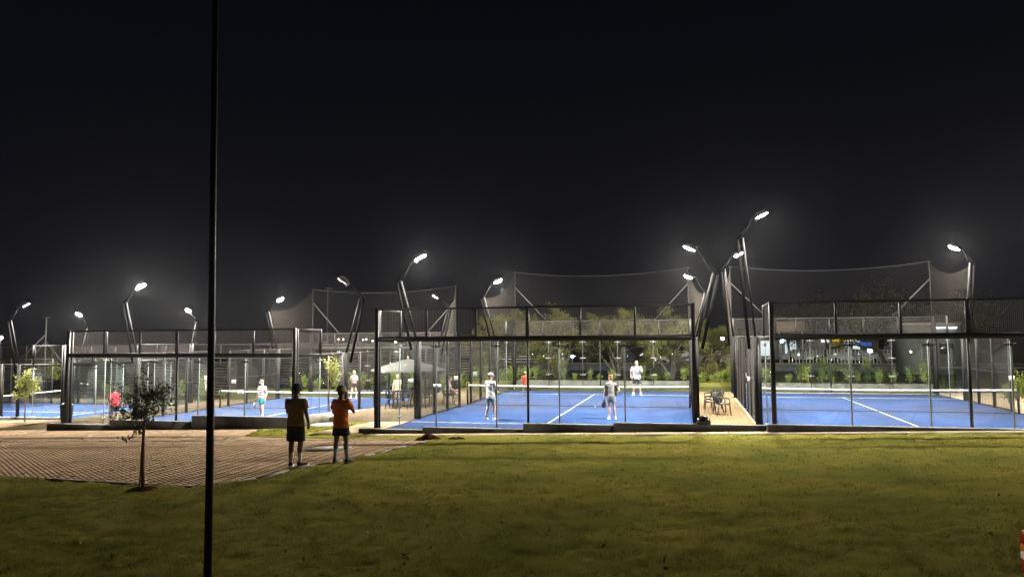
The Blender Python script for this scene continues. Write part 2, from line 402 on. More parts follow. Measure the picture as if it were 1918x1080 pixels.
# brick plaza
pz = MB(); sheet_on_plane(pz, plaza, -.0016)
plaza_o = struct(pz, 'plaza', M['sand'], 'brick paved plaza running up to the left court')
def herring(xr, yr, ang, L_=.2, W_=.1):
    out = []; c, s = math.cos(ang), math.sin(ang); R_ = max(abs(a) for a in (*xr, *yr)) ; cx, cyy = sum(xr) / 2, sum(yr) / 2
    ext = int(math.hypot(xr[1] - xr[0], yr[1] - yr[0]) / W_ / 2) + 4
    A, B = np.meshgrid(np.arange(-ext * 2, ext * 2), np.arange(-ext, ext), indexing='ij')
    for (ox, oy, horiz) in ((1., .5, 1), (.5, 2., 0)):
        px = (A + 2 * B + ox) * W_; py = (A - 2 * B + oy) * W_
        x, y = cx + c * px - s * py, cyy + s * px + c * py
        k = (x > xr[0]) & (x < xr[1]) & (y > yr[0]) & (y < yr[1])
        out.append((x[k], y[k], np.full(k.sum(), ang + (0 if horiz else PI / 2))))
    return [np.concatenate(a) for a in zip(*out)]
def lay_bricks(x, y, a, zf, slope, parent, m_many, m_one, n_one=300):
    d = x * x + y * y; o = np.argsort(d); x, y, a = x[o], y[o], a[o]
    b = MB(); L_, W_, H_ = .0985, .0485, .018
    top = NR.normal(0, .0007, len(x))
    sx, sy = (GB, GC) if slope else (0, 0)
    def corners(xx, yy, aa, tt):
        c, s = np.cos(aa), np.sin(aa); vs = []
        for zi, (e_) in ((-H_, 1.0), (0, .996)):
            for (i, j) in ((-1, -1), (1, -1), (1, 1), (-1, 1)):
                dx, dy = (i * L_ * c - j * W_ * s) * e_, (i * L_ * s + j * W_ * c) * e_
                vs.append(np.stack([xx + dx, yy + dy, zf(xx, yy) + sx * dx + sy * dy + zi + tt], 1))
        return np.stack(vs, 1)
    q = np.array([(4, 5, 6, 7), (0, 1, 5, 4), (1, 2, 6, 5), (2, 3, 7, 6), (3, 0, 4, 7)])
    k = n_one
    V = corners(x[k:], y[k:], a[k:], top[k:]); n = len(V)
    if n: b.add(V.reshape(-1, 3), (np.arange(n)[:, None, None] * 8 + q[None]).reshape(-1, 4)); b.build('brick', m_many, parent, kind='stuff')
    mb1 = MB(); P_ = corners(np.zeros(1), np.zeros(1), np.zeros(1), np.zeros(1))[0]
    P_[:, 2] -= zf(np.zeros(1), np.zeros(1))[0]; P_[:, 2] = np.where(P_[:, 2] < -.01, -H_, 0)
    me = MB().add(P_, q).mesh('brick', m_one)
    for i in range(min(k, len(x))):
        ob = link('brick', me, parent, None, (x[i], y[i], float(zf(x[i:i+1], y[i:i+1])[0] + top[i])))
        rot = Matrix.Rotation(a[i], 3, 'Z')
        if slope: rot = Vector((0, 0, 1)).rotation_difference(Vector((-sx, -sy, 1)).normalized()).to_matrix() @ rot
        ob.rotation_euler = rot.to_euler()
x, y, a = herring((-32, -6.5), (11.5, 25.2), PI / 4 + .12)
seen = np.abs(np.degrees(np.arctan2(x, y)) + 13.2) < 36
k = inside(plaza, x, y) & seen & ((y < 20.35) | (y > 20.62) | (x > -6))
lay_bricks(x[k], y[k], a[k], gz, True, plaza_o, M['brick'], M['brickone'])
for i in range(18):                                     # flush concrete edging between plaza and the lighter apron
    x0 = -24.5 + i * 1.0
    if not inside(plaza, np.array([x0 + .5]), np.array([20.5]))[0]: continue
    e_ = MB(); pl = [(x0 + .006, 20.42), (x0 + .994, 20.42), (x0 + .994, 20.56), (x0 + .006, 20.56)]
    sheet_on_plane(e_, pl, .012 + random.uniform(-.003, .003), .06); e_.build('edging_block', M['conc'], plaza_o)
for (a_, b_) in (((30, 816), (48, 811)), ((152, 823), (172, 815)), ((325, 821), (346, 815)), ((420, 824), (437, 817))):
    p, q = at_g(*a_), at_g(*b_); d = (q - p)[:2]; d /= np.linalg.norm(d); s = np.array([-d[1], d[0]]) * .05
    l_ = MB(); sheet_on_plane(l_, [tuple(p[:2] - s), tuple(q[:2] - s), tuple(q[:2] + s), tuple(p[:2] + s)][::-1], .010, .006)
    l_.build('painted_line', M['slab'], plaza_o)
for (px, py, r, lab) in ((614, 840, .62, 'large round concrete inlay in the plaza by orange shirted man'),):
    p = at_g(px, py); c_ = MB()
    sheet_on_plane(c_, [(p[0] + r * math.cos(t_), p[1] + r * math.sin(t_)) for t_ in np.linspace(0, 2 * PI, 33)[:-1]], .012, .05)
    c_.build('round_inlay', M['conc'], plaza_o)
p = at_g(612, 797); c_ = MB()
c_.loft([(0, 0, -.1, .62, .62), (0, 0, .05, .62, .62), (0, 0, .065, .58, .58)], 28)
tag(c_.build('manhole_cover', M['conc'], loc=(p[0], p[1], gz(p[0], p[1]))), 'pale round concrete cover in the grass mound', 'manhole cover')
w_ = MB(); sheet_on_plane(w_, walk, .035, .3); struct(w_, 'path', M['slab'], 'pale curved path crossing the grass mound to the middle court')
st = MB(); sheet_on_plane(st, strip, -.02, .25); strip_o = struct(st, 'pavement', M['sand'], 'narrow buff pavement along the kerb in front of the courts')
for i in range(26):
    x0 = -10.6 + i * 1.3; s_ = MB(); f0, f1 = [21.62 + (x_ + 10.6) * (21.35 - 21.62) / 10.6 if x_ < 0 else 21.35 - .1 * x_ / 24 for x_ in (x0, x0 + 1.3)]
    sheet_on_plane(s_, [(x0 + .005, f0), (x0 + 1.295, f1), (x0 + 1.295, 22.32), (x0 + .005, 22.32)], .012 + random.uniform(-.002, .002), .05); s_.build('paving_slab', M['slab'], strip_o)

for (p, q) in zip(plaza_edge[:-1], plaza_edge[1:]):
    p, q = np.array(p), np.array(q); L_ = np.linalg.norm(q - p); k = max(1, round(L_ / .9)); d = (q - p) / L_; nrm = np.array([d[1], -d[0]])
    for i in range(k):
        a, b_ = p + d * (L_ * i / k + .006), p + d * (L_ * (i + 1) / k - .006); e_ = MB()
        sheet_on_plane(e_, [tuple(a + nrm * .05), tuple(b_ + nrm * .05), tuple(b_ - nrm * .04), tuple(a - nrm * .04)], .022 + random.uniform(-.003, .003), .09); e_.build('edging_block', M['conc'], plaza_o)
lt = MB(); x, y = near(260); k = np.abs(x) < 20; x, y = x[k], y[k]; z = gz(x, y) + .022
lt.leaves(np.stack([x, y, z], 1), NR.uniform(.04, .09, len(x)), .03); lo = lt.build('leaf_litter', mat('dry_leaf', (.22, .15, .07), .8, isl=.4), kind='stuff'); lo['label'] = 'dry leaves scattered over the lawn and plaza'
# soil heap
so = MB(); hp = at_g(828, 823); hx, hy = hp[0], hp[1]
lx = np.linspace(-1.15, 1.15, 70); ly = np.linspace(-.45, .45, 30); X, Y = np.meshgrid(lx, ly, indexing='ij')
hgt = .19 * np.exp(-((X + .42) / .30) ** 2 - (Y / .22) ** 2) + .09 * np.exp(-((X - .42) / .38) ** 2 - ((Y + .05) / .20) ** 2)
Z = gz(hx + X, hy + Y) + hgt * (.65 + .75 * vnoise(X + hx, Y + hy, .09, 21)) + .05 * (vnoise(X, Y, .05, 22) - .5) * (hgt > .03) - .03
ni, nj = X.shape; idx = np.arange(ni * nj).reshape(ni, nj); F = np.stack([idx[:-1, :-1], idx[1:, :-1], idx[1:, 1:], idx[:-1, 1:]], -1).reshape(-1, 4)
tag(so.add(np.stack([hx + X, hy + Y, Z], -1).reshape(-1, 3), F).build('soil_heap', M['soil'], smooth=True), 'low heap of loose dark soil at the lawn edge', 'soil heap')

# kerbs
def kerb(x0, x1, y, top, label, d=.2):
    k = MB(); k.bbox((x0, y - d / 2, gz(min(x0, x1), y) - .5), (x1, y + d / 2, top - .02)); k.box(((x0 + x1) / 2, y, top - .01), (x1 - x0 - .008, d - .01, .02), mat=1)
    o = k.build('kerb', [M['kerbshade'], M['conc']]); tag(o, label); o['kind'] = 'structure'
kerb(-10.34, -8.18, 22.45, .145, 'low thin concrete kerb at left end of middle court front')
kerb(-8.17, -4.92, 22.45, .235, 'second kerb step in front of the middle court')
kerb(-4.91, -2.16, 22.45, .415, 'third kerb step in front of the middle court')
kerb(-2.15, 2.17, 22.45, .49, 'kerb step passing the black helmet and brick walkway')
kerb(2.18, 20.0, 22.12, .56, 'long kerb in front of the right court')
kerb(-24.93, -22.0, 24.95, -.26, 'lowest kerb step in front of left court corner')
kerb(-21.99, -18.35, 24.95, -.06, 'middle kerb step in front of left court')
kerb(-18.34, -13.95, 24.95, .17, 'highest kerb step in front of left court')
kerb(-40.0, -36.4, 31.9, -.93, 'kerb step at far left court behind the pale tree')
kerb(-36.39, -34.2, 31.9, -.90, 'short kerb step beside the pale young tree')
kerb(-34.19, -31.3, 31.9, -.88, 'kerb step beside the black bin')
sk = MB(); sk.bar((-14.05, 25.0, .02), (-14.05, 32, -.35), .2, .4, side=(1, 0, 0)); struct(sk, 'kerb', M['conc'], 'pale kerb running back along the right side of left court')

# paving slabs round the courts
def pave(x0, x1, y0, y1, z, m, lab, name='paving', z1=None):
    z1 = z if z1 is None else z1; k = MB()
    k.add([(x0, y0, z), (x1, y0, z1), (x1, y1, z1), (x0, y1, z), (x0, y0, z - 1.4), (x1, y0, z - 1.4), (x1, y1, z - 1.4), (x0, y1, z - 1.4)],
          [(0, 1, 2, 3), (7, 6, 5, 4), (0, 4, 5, 1), (1, 5, 6, 2), (2, 6, 7, 3), (3, 7, 4, 0)])
    return struct(k, name, M[m], lab)
pth = pave(.26, 2.34, 22.56, 43.0, .0, 'sand', 'tan brick walkway between the middle and right court', 'walkway')
x, y, a = herring((.36, 2.24), (22.66, 42.9), 0.0)
lay_bricks(x, y, a, lambda X_, Y_: np.full(np.shape(X_), .014), False, pth, M['tanbrick'], M['tanbrickone'])
for x_ in (.26, 2.22): MB().bbox((x_, 22.57, -.2), (x_ + .09, 43, .03)).build('edging_block', M['slab'], pth)
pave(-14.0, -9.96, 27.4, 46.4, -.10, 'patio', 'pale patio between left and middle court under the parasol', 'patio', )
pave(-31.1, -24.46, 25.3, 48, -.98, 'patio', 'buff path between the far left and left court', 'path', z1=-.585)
pave(12.6, 30, 22.4, 46, .10, 'slab', 'buff paving beyond the right court', 'paving')

# ------------------------------------------------------------------ padel courts
def mesh_panel(name, parent, o, U, V, nu, nv, m, r=.0022):
    o, U, V = map(lambda a: np.asarray(a, float), (o, U, V)); b = MB()
    t = np.linspace(0, 1, nu + 1)[:, None]; s = np.linspace(0, 1, nv + 1)[:, None]
    b.lines(o + U * t, o + U * t + V, r); b.lines(o + V * s, o + V * s + U, r)
    ob = b.build(name, m, parent, kind='stuff'); return ob
PANE = {}
def pane_mesh(w, h, axis):
    k = (round(w, 3), round(h, 3), axis)
    if k not in PANE:
        s = (w, .012, h) if axis == 'u' else (.012, w, h)
        PANE[k] = MB().box((0, 0, h / 2), s).mesh('glass_pane', M['glass'])
    return PANE[k]
_cl = {}
def clamp(parent, p, axis, m):
    k = (axis, m.name)
    if k not in _cl:
        b = MB()
        if axis == 'u': b.box((0, 0, 0), (.34, .05, .035)); [b.tube([(s_ * .12, -.045, 0), (s_ * .12, .045, 0)], .028, 8) for s_ in (-1, 1)]; b.box((0, 0, 0), (.04, .07, .12))
        else: b.box((0, 0, 0), (.05, .34, .035)); [b.tube([(-.045, s_ * .12, 0), (.045, s_ * .12, 0)], .028, 8) for s_ in (-1, 1)]; b.box((0, 0, 0), (.07, .04, .12))
        _cl[k] = b.mesh('clamp', m)
    return link('clamp', _cl[k], parent, None, p)
def P_(parent, name, m, *boxes):
    b = MB()
    for (a, c) in boxes: b.bbox(a, c)
    return b.build(name, m, parent)

def court(org, rz, words, end_front=True, side_pole_posts=True, wire_sides=(0, 10)):
    X0, Y0, Z0 = org
    R_ = lambda nm, lab, cat, dz=0: thing(nm, lab, cat, (X0, Y0, Z0 + dz), rz)
    # floor and lines (setting)
    fl = MB().bbox((-.12, -.1, -1.6), (10.12, 20.1, 0)).build('court_floor', M['blue'], None, kind='structure'); fl.location = (X0, Y0, Z0); fl.rotation_euler = (0, 0, rz)
    fl['label'] = 'blue artificial turf floor of the ' + words
    for (a, b_) in (((0.0, 3.02), (10.0, 3.075)), ((0.0, 16.925), (10.0, 16.98)), ((4.97, 2.85), (5.03, 3.02)), ((4.97, 3.075), (5.03, 16.925)), ((4.97, 16.98), (5.03, 17.15)),
                    ((0, 19.90), (10, 19.96))):
        l_ = MB(); l_.bbox((a[0], a[1], 0), (b_[0], b_[1], .004)); l_.build('painted_line', M['white'], fl)
    # enclosure
    r = R_('court_enclosure', 'glass and mesh enclosure round the ' + words, 'court enclosure')
    bk, ch, wi = M['black'], M['charcoal'], M['wire']
    for end, v0 in (('near', 0.0), ('far', 20.0)):
        if end == 'near' and not end_front: pass
        pm = bk if end == 'near' else ch; fit = M['black'] if end == 'near' else M['galv']
        far = end == 'far'
        for i in range(5): link('glass_pane', pane_mesh(1.992, 2.90, 'u'), r, None, (1 + 2 * i, v0, .015))
        for i in range(1, 5):
            w = .016 if far else .022
            P_(r, 'glass_joint', M['steel'] if far else M['edge'], ((2 * i - w, v0 - .012, .02), (2 * i + w, v0 + .012, 2.90)))
            for z in ((2.77, 1.85, .9) if far else (2.77,)): clamp(r, (2 * i, v0, z), 'u', fit)
        P_(r, 'lower_rail', pm, ((-.06, v0 - .05, 2.925), (10.06, v0 + .05, 3.085)))
        P_(r, 'upper_rail', pm, ((-.06, v0 - .03, 3.95), (10.06, v0 + .03, 4.01)))
        P_(r, 'sill_rail', M['galv'], ((0, v0 - .02, -.02), (10, v0 + .02, .014)))
        for i in range(1, 6):
            w = .055 if i == 3 else .03; u = 10 * i / 6
            P_(r, 'mesh_post', pm, ((u - w, v0 - .028, 3.085), (u + w, v0 + .028, 3.95)))
        P_(r, 'centre_post', pm, ((4.965, v0 + .02, 0.0), (5.035, v0 + .08, 2.925)))
        for i in range(6):
            u0, u1 = 10 * i / 6 + .05, 10 * (i + 1) / 6 - .05
            mesh_panel('mesh_panel', r, (u0, v0, 3.1), (u1 - u0, 0, 0), (0, 0, .84), 32, 17, wi if not far else M['farwire'])
        for u in (-.05, 10.05): P_(r, 'corner_post', pm, ((u - .06, v0 - .06, -.2), (u + .06, v0 + .06, 4.02)))
        s = 1 if end == 'near' else -1
        for u in (-.05, 10.05):                         # doubled post and the short raised return
            P_(r, 'return_post', pm, ((u - .05, v0 + s * .14, 0), (u + .05, v0 + s * .22, 4.0)))
            P_(r, 'return_post', pm, ((u - .05, v0 + s * 1.96, 3.0), (u + .05, v0 + s * 2.06, 4.0)))
            P_(r, 'return_rail', ch, ((u - .03, v0 + s * .06, 3.95), (u + .03, v0 + s * 2.06, 4.0)))
            P_(r, 'side_rail', ch, ((u - .04, v0 + s * .06, 2.93), (u + .04, v0 + s * 4.0, 3.03)))
            mesh_panel('mesh_panel', r, (u, v0 + s * .24, 3.05), (0, s * 1.7, 0), (0, 0, .88), 34, 17, M['farwire'])
            for k in (1, 3): link('glass_pane', pane_mesh(1.98, 2.90, 'v'), r, None, (u, v0 + s * k, .015))
            P_(r, 'glass_joint', M['edge'], ((u - .012, v0 + s * 2 - .018, .02), (u + .012, v0 + s * 2 + .018, 2.9)))
            for z in (2.77, .3): clamp(r, (u, v0 + s * 2, z), 'v', M['silver'])
    for u in (-.05, 10.05):
        for v in (4, 5.7, 7.4, 9.1, 10.9, 12.6, 14.3, 16):
            w = .075 if v in (4, 16) else .05
            P_(r, 'side_post', ch, ((u - .05, v - w, -.25), (u + .05, v + w, 3.03)))
        for (a, b_) in ((4, 9.1), (10.9, 16)):
            P_(r, 'side_rail', ch, ((u - .03, a, 2.97), (u + .03, b_, 3.03)))
            P_(r, 'side_rail', ch, ((u - .02, a, 1.48), (u + .02, b_, 1.52)))
            P_(r, 'side_rail', ch, ((u - .02, a, .03), (u + .02, b_, .07)))
            n = 3
            for i in range(n):
                v0, v1 = a + (b_ - a) * i / n + .05, a + (b_ - a) * (i + 1) / n - .05
                mesh_panel('mesh_panel', r, (u, v0, .08), (0, v1 - v0, 0), (0, 0, 2.88), 32, 58, M['farwire'])
    # net
    n = R_('net', 'court net with white top band across the ' + words, 'net')
    for u in (.06, 9.94): MB().tube([(u, 10, 0), (u, 10, 1.0)], .045, 10).build('post', bk, n)
    t_ = MB(); us = np.linspace(.1, 9.9, 25); zs = .88 + .045 * (np.abs(us - 5) / 5) ** 1.5
    for a, b_, za, zb in zip(us[:-1], us[1:], zs[:-1], zs[1:]): t_.bar((a, 10, za - .03), (b_, 10, zb - .03), .012, .075, side=(0, 1, 0))
    t_.build('net_band', M['tape'], n)
    c_ = MB(); uu = np.arange(.12, 9.9, .055); zt = .84 + .045 * (np.abs(uu - 5) / 5) ** 1.5
    c_.lines(np.stack([uu, uu * 0 + 10, uu * 0 + .02], 1), np.stack([uu, uu * 0 + 10, zt], 1), .0016)
    zz = np.arange(.03, .85, .055); c_.lines(np.stack([zz * 0 + .1, zz * 0 + 10, zz], 1), np.stack([zz * 0 + 9.9, zz * 0 + 10, zz], 1), .0016)
    c_.build('net_mesh', M['netblack'], n, kind='stuff')
    MB().bar((.1, 10, .02), (9.9, 10, .02), .02).build('bottom_cord', M['netblack'], n)
    return r
court(C2, 0, 'middle court')
court(C3, 0, 'right court')
court(C1, 0, 'left court with three players')
court(C0, PI / 2, 'far left court set at right angles')

# raised concrete upstand behind the far glass
for (x0, x1, y, z, lab) in ((-9.9, .2, 42.98, .56, 'middle court'), (2.4, 12.5, 42.65, .50, 'right court')):
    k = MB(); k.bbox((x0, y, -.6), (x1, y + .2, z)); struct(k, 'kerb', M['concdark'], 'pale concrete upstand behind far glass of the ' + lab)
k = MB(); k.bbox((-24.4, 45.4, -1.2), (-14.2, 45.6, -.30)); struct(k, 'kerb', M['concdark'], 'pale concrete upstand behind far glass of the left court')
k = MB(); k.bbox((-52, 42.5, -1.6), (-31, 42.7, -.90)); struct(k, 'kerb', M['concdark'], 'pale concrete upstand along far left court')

# floodlights
def floodlight(x, y, z0, out, zb, ob, zl, il, label, zfoot=None, dome=True, pitch=0.0, tilt=24.0, deep=.065):
    zf = z0 if zfoot is None else zfoot
    t = thing('floodlight', label, 'floodlight', (x, y, zf), 0, 'bent floodlight poles round the courts')
    ox, oy = out; L = lambda d, z: (ox * d, oy * d, z - zf)
    sd = (-oy, ox, 0)
    p = MB(); p.bar(L(.12, zf), L(.12, z0 + 3.02), .12, .12, side=sd); p.bar(L(.12, z0 + 3.0), L(ob, zb), .06, .07, side=sd); p.build('pole', M['pole'], t)
    a = MB(); a.bar(L(ob - .01, zb - .03), L(il + .34, zl - .14), .05, .05, side=sd); a.bar(L(il + .34, zl - .15), L(il + .20, zl - .02), .05, side=sd); a.build('arm', M['pole'], t)
    w = MB(); w.bar(L(.32, z0 + 2.6), L(ob + .17, zb - .05), .025, .10, side=sd); w.bar(L(ob + .17, zb - .05), L(ob - .10, zb + .30), .03, .05, side=sd)
    w.build('net_outrigger', M['fin'], t)
    b = MB(); h = L(il, zl); A = math.atan2(oy, ox)
    tl = math.radians(tilt)
    Rm = np.array(Matrix.Rotation(-math.radians(pitch), 3, 'X') @ Matrix.Rotation(A, 3, 'Z') @ Matrix.Rotation(tl, 3, 'Y'))
    b.box(h, (.46, .28, .07), M=Rm); b.box(np.array(h) + Rm @ np.array([-.235, 0, -.06]) * -1.0 + Rm @ np.array([0, 0, -.12]), (.012, .27, .13), M=Rm); b.box(np.array(h) + Rm @ np.array([0, 0, .05]), (.36, .22, .04), M=Rm)  # thin back plate added to keep lamp light off the pole
    for i in range(6): b.box(np.array(h) + Rm @ np.array([-.15 + .06 * i, 0, .09]), (.012, .2, .05), M=Rm)
    b.box(np.array(h) + Rm @ np.array([.24, 0, 0]), (.06, .12, .06), M=Rm)
    b.build('lamp_head', M['charcoal'], t)
    q = MB()
    if dome: q.ball(np.array(h) + Rm @ np.array([0, 0, -.03]), (.20, .12, -deep), 16, 5, M=Rm, zmin=0)
    else:
        v = np.array([(-.20, -.125, -.042), (.20, -.125, -.042), (.20, .125, -.042), (-.20, .125, -.042)]) @ Rm.T + np.array(h)
        q.add(v, [(3, 2, 1, 0)])
    q.build('led_panel', M['led'] if dome else M['ledflat'], t)
    return t
for (v, side, w1) in ((26.73, -1, 'near left'), (38.73, -1, 'far left'), (26.73, 1, 'near right'), (38.73, 1, 'far right')):
    x = -9.9 if side < 0 else .22
    floodlight(x, v, 0, (side, 0), 5.24, .74, 6.15, -.04, f'lit bent floodlight pole at {w1} of the middle court', pitch=2 if v < 30 else -14, deep=.022 if v < 30 else .10)
for (v, side, w1) in ((26.3, -1, 'near left'), (38.3, -1, 'far left'), (38.3, 1, 'far right'), (26.3, 1, 'near right')):
    x = 2.39 if side < 0 else 12.49
    floodlight(x, v, 0, (side, 0), 6.39, .44, 7.16, -.20, f'tall lit bent floodlight pole at {w1} of the right court', 0, pitch=2 if v < 30 else -14, deep=.022 if v < 30 else .10)
for (v, side, w1) in ((29.2, -1, 'near left'), (41.2, -1, 'far left'), (29.2, 1, 'near right'), (41.2, 1, 'far right')):
    x = -24.38 if side < 0 else -14.22
    floodlight(x, v, -.575, (side, 0), 4.78, .74, 5.53, -.02, f'bent floodlight pole at {w1} of the left court', None, side < 0, pitch=10 if side < 0 and v < 30 else -15, tilt=24 if side < 0 else 38, deep=.03 if v < 30 else .10)
floodlight(-33.95, 32.1, -1.2, (0, -1), 4.10, .72, 4.95, -.05, 'bent floodlight pole behind the pale young tree, lamp facing away', None, False)
floodlight(-40.1, 42.3, -1.2, (0, 1), 3.9, .74, 4.85, -.05, 'lit floodlight pole on far side of far left court, farther left')
floodlight(-31.6, 42.3, -1.2, (0, 1), 4.2, .74, 5.0, -.05, 'lit floodlight pole on far side of far left court, by its end')

# ball-stop masts, ropes and netting
def ball_net(org, top, words, poles, hb, ob):
    X0, Y0, Z0 = org
    t = thing('ball_stop_net', 'tall ball stop net on two masts behind the ' + words, 'ball net', (X0, Y0 + 20.1, Z0))
    for u, s in ((0, 1), (10, -1)):
        m_ = MB(); m_.tube([(u, 0, 0), (u, 0, top)], .035, 8); m_.box((u, 0, top), (.16, .05, .05)); m_.build('mast', M['pole'], t)
        MB().bar((u, 0, top - .9), (u + s * 2.0, .0, 3.9), .04).build('brace', M['steel'], t)
    us = np.linspace(0, 10, 21); sag = .34 * (1 - ((us - 5) / 5) ** 2)
    r_ = MB(); r_.tube([(u, 0, top - s) for u, s in zip(us, sag)], .007, 5); r_.build('top_rope', M['steel'], t)
    nb = MB(); P, Q = [], []
    for u in np.arange(.1, 10, .10): P.append((u, .02, 3.9)); Q.append((u, .02, top - .34 * (1 - ((u - 5) / 5) ** 2)))
    for k in np.linspace(0, 1, 29)[:-1]:
        zz = 3.95 + k * (top - sag - 3.95)
        for i in range(20): P.append((us[i], .02, zz[i])); Q.append((us[i + 1], .02, zz[i + 1]))
    nb.lines(P, Q, .0010); nb.build('netting', M['netting'], t, kind='stuff')
    for u, s, pv in poles:                               # side wings from the mast to the outrigger of the far floodlight
        A0, A1 = np.array((u, 0, 3.0)), np.array((u, 0, top - .1)); B0 = np.array((u + s * .30, pv - 20.1, 2.75)); B1 = np.array((u + s * (ob + .12), pv - 20.1, hb))
        wv = MB(); P, Q = [], []
        for k in np.linspace(0, 1, 46):
            P.append(A0 + (B0 - A0) * k); Q.append(A1 + (B1 - A1) * k - np.array((0, 0, .5 * math.sin(PI * k))))
        for k in np.linspace(0, 1, 46):
            L_ = []
            for j in np.linspace(0, 1, 11):
                a = A0 + (B0 - A0) * j; b = A1 + (B1 - A1) * j - np.array((0, 0, .5 * math.sin(PI * j))); L_.append(a + (b - a) * k)
            P += L_[:-1]; Q += L_[1:]
        wv.lines(P, Q, .0015); wv.build('side_netting', M['wing'], t, kind='stuff')
    return t
ball_net(C2, 6.92, 'middle court', ((0, -1, 16), (10, 1, 16)), 5.2, .74)
ball_net(C3, 6.88, 'right court', ((0, -1, 15.9), (10, 1, 15.9)), 6.3, .44)
ball_net(C1, 6.95, 'left court', ((0, -1, 16), (10, 1, 16)), 5.35, .74)
t = thing('mast', 'thin braced steel mast behind the far left court', 'mast', (-44.5, 44, -1.1))
m_ = MB(); m_.tube([(0, 0, 0), (0, 0, 5.8)], .05, 8); m_.box((0, 0, 5.8), (.6, .06, .06)); m_.build('pole', M['steel'], t)
for s in (-2.6, -1.6, 1.6): MB().bar((0, 0, 4.1 if s > -2 else 4.6), (s, .0, 2.9 - .4), .06).build('brace', M['steel'], t)
p = at_y(614, 541, 60)
t = thing('mast', 'thin dark mast with a small head beside the far left mast', 'mast', (p[0], 60, -1))
m_ = MB(); m_.tube([(0, 0, 0), (0, 0, p[2] + 1)], .06, 8); m_.box((.1, 0, p[2] + 1.05), (.5, .2, .14)); m_.build('pole', M['charcoal'], t)

# ------------------------------------------------------------------ fences and slatted boundary
def slat_wall(x0, x1, y, z0, z1, label, pw=3.4, n=16):
    t = thing('slatted_fence', label, 'fence', (x0, y, z0))
    k = max(1, round((x1 - x0) / pw)); w = (x1 - x0) / k; h = (z1 - z0) / n
    me = MB().box((0, 0, 0), (w - .14, .03, h * .80)).mesh('slat', M['slat'])
    for i in range(k):
        for j in range(n): link('slat', me, t, None, (w * (i + .5), random.uniform(-.006, .006), h * (j + .5)))
    for i in range(k + 1): MB().bbox((w * i - .06, -.06, -.4), (w * i + .06, .06, z1 - z0 + .08)).build('post', M['charcoal'], t)
slat_wall(-29.5, -8.2, 48.6, -.25, 2.75, 'dark horizontal slatted fence behind the left court')
slat_wall(-56, -31.5, 47.5, -1.0, 1.5, 'dark slatted fence behind the far left court', 4.0, 12)
def mesh_fence(x0, x1, y, z0, z1, label, step=2.4):
    t = thing('mesh_fence', label, 'fence', (x0, y, 0))
    k = round((x1 - x0) / step); w = (x1 - x0) / k
    for i in range(k + 1): MB().bbox((w * i - .05, -.05, z0 - .5), (w * i + .05, .05, z1)).build('post', M['steel'], t)
    for z in (z0, z1): MB().bbox((0, -.03, z - .04), (x1 - x0, .03, z + .04)).build('rail', M['steel'], t)
    mesh_panel('mesh_panel', t, (0, 0, z0), (x1 - x0, 0, 0), (0, 0, z1 - z0), int((x1 - x0) / .07), int((z1 - z0) / .07), M['farwire'])
mesh_fence(-56, -25.0, 46.6, 1.75, 2.72, 'grey mesh fence rail high behind the far left court')
mesh_fence(13, 24, 46.4, 1.2, 3.1, 'grey mesh fence beyond right end of the right court')

# ------------------------------------------------------------------ signs on the fences
for (px, py, w, h, Y, lab) in ((1395, 702, 6, 9, 33.6, 'small white notice on right court fence, farther from the viewer'), (1405, 709, 10, 9, 30.2, 'white notice on right court fence beside its gate'),
        (857, 708, 14, 9, 32.0, 'white notice on middle court fence above the seated person'), (890, 700, 8, 8, 35.2, 'small white notice on far part of middle court fence'),
        (819, 722, 15, 6, 27.5, 'narrow white notice on left side glass of middle court'), (392, 726, 18, 12, 34.6, 'larger white notice on left court fence beside dark pole'),
        (386, 712, 7, 17, 34.7, 'upright white notice on left court fence beside dark pole'), (438, 714, 9, 7, 38.1, 'small white notice on left court fence over the net'), (452, 734, 15, 6, 31.0, 'narrow white notice low on left court fence'),
        (1895, 708, 9, 9, 29.4, 'white notice on right side fence of the right court'), (770, 712, 12, 7, 43.0, 'white notice under the grey parasol')):
    p = at_y(px, py, Y); s = (p - EYE) @ FWD / FPX
    b = MB(); b.box((0, 0, 0), (w * s, .012, h * s)); b.box((0, .012, 0), (w * s * .3, .02, .05)); tag(b.build('notice', M['paper'], loc=p), lab, 'notice')

# ------------------------------------------------------------------ plants
def shrub_pair(seed, h, n):
    rs = np.random.default_rng(seed); st = MB(); P = []
    for k in range(6):
        a = rs.uniform(0, 2 * PI); r = rs.uniform(.05, .30); hh = h * rs.uniform(.6, 1.0)
        pts = np.array([(0, 0, 0), (.35 * r * math.cos(a), .35 * r * math.sin(a), .4 * hh), (r * math.cos(a), r * math.sin(a), hh)]); st.tube(pts, (.012, .009, .004), 5)
        q = rs.uniform(.12, 1.0, n // 6) ** .8
        b = pts[0] + (pts[2] - pts[0]) * q[:, None]; b[:, :2] *= (.5 + .5 * q)[:, None]
        P.append(b + rs.normal(0, .07, b.shape) * np.array([1, 1, .6]))
    lf = MB(); lf.leaves(np.concatenate(P), rs.uniform(.09, .19, (n // 6) * 6), .04, up=.9)
    return st.mesh('stem', M['bark']), lf.mesh('foliage', M['oleander'])
SHR = [shrub_pair(31 + i, h, n) for i, (h, n) in enumerate(((1.0, 330), (1.25, 420), (.85, 360), (1.1, 260)))]
ORD = 'first second third fourth fifth sixth seventh eighth ninth tenth eleventh twelfth thirteenth fourteenth fifteenth sixteenth seventeenth'.split()
_cnt = {}
def shrub(x, y, z, k, s, label, group):
    i = _cnt[group] = _cnt.get(group, -1) + 1; label = ORD[i] + ' from left, ' + label
    t = thing('shrub', label, 'shrub', (x, y, z), random.uniform(0, 6.2), group); t.scale = (s, s, s * random.uniform(.85, 1.15))
    link('stem', SHR[k][0], t); link('foliage', SHR[k][1], t)
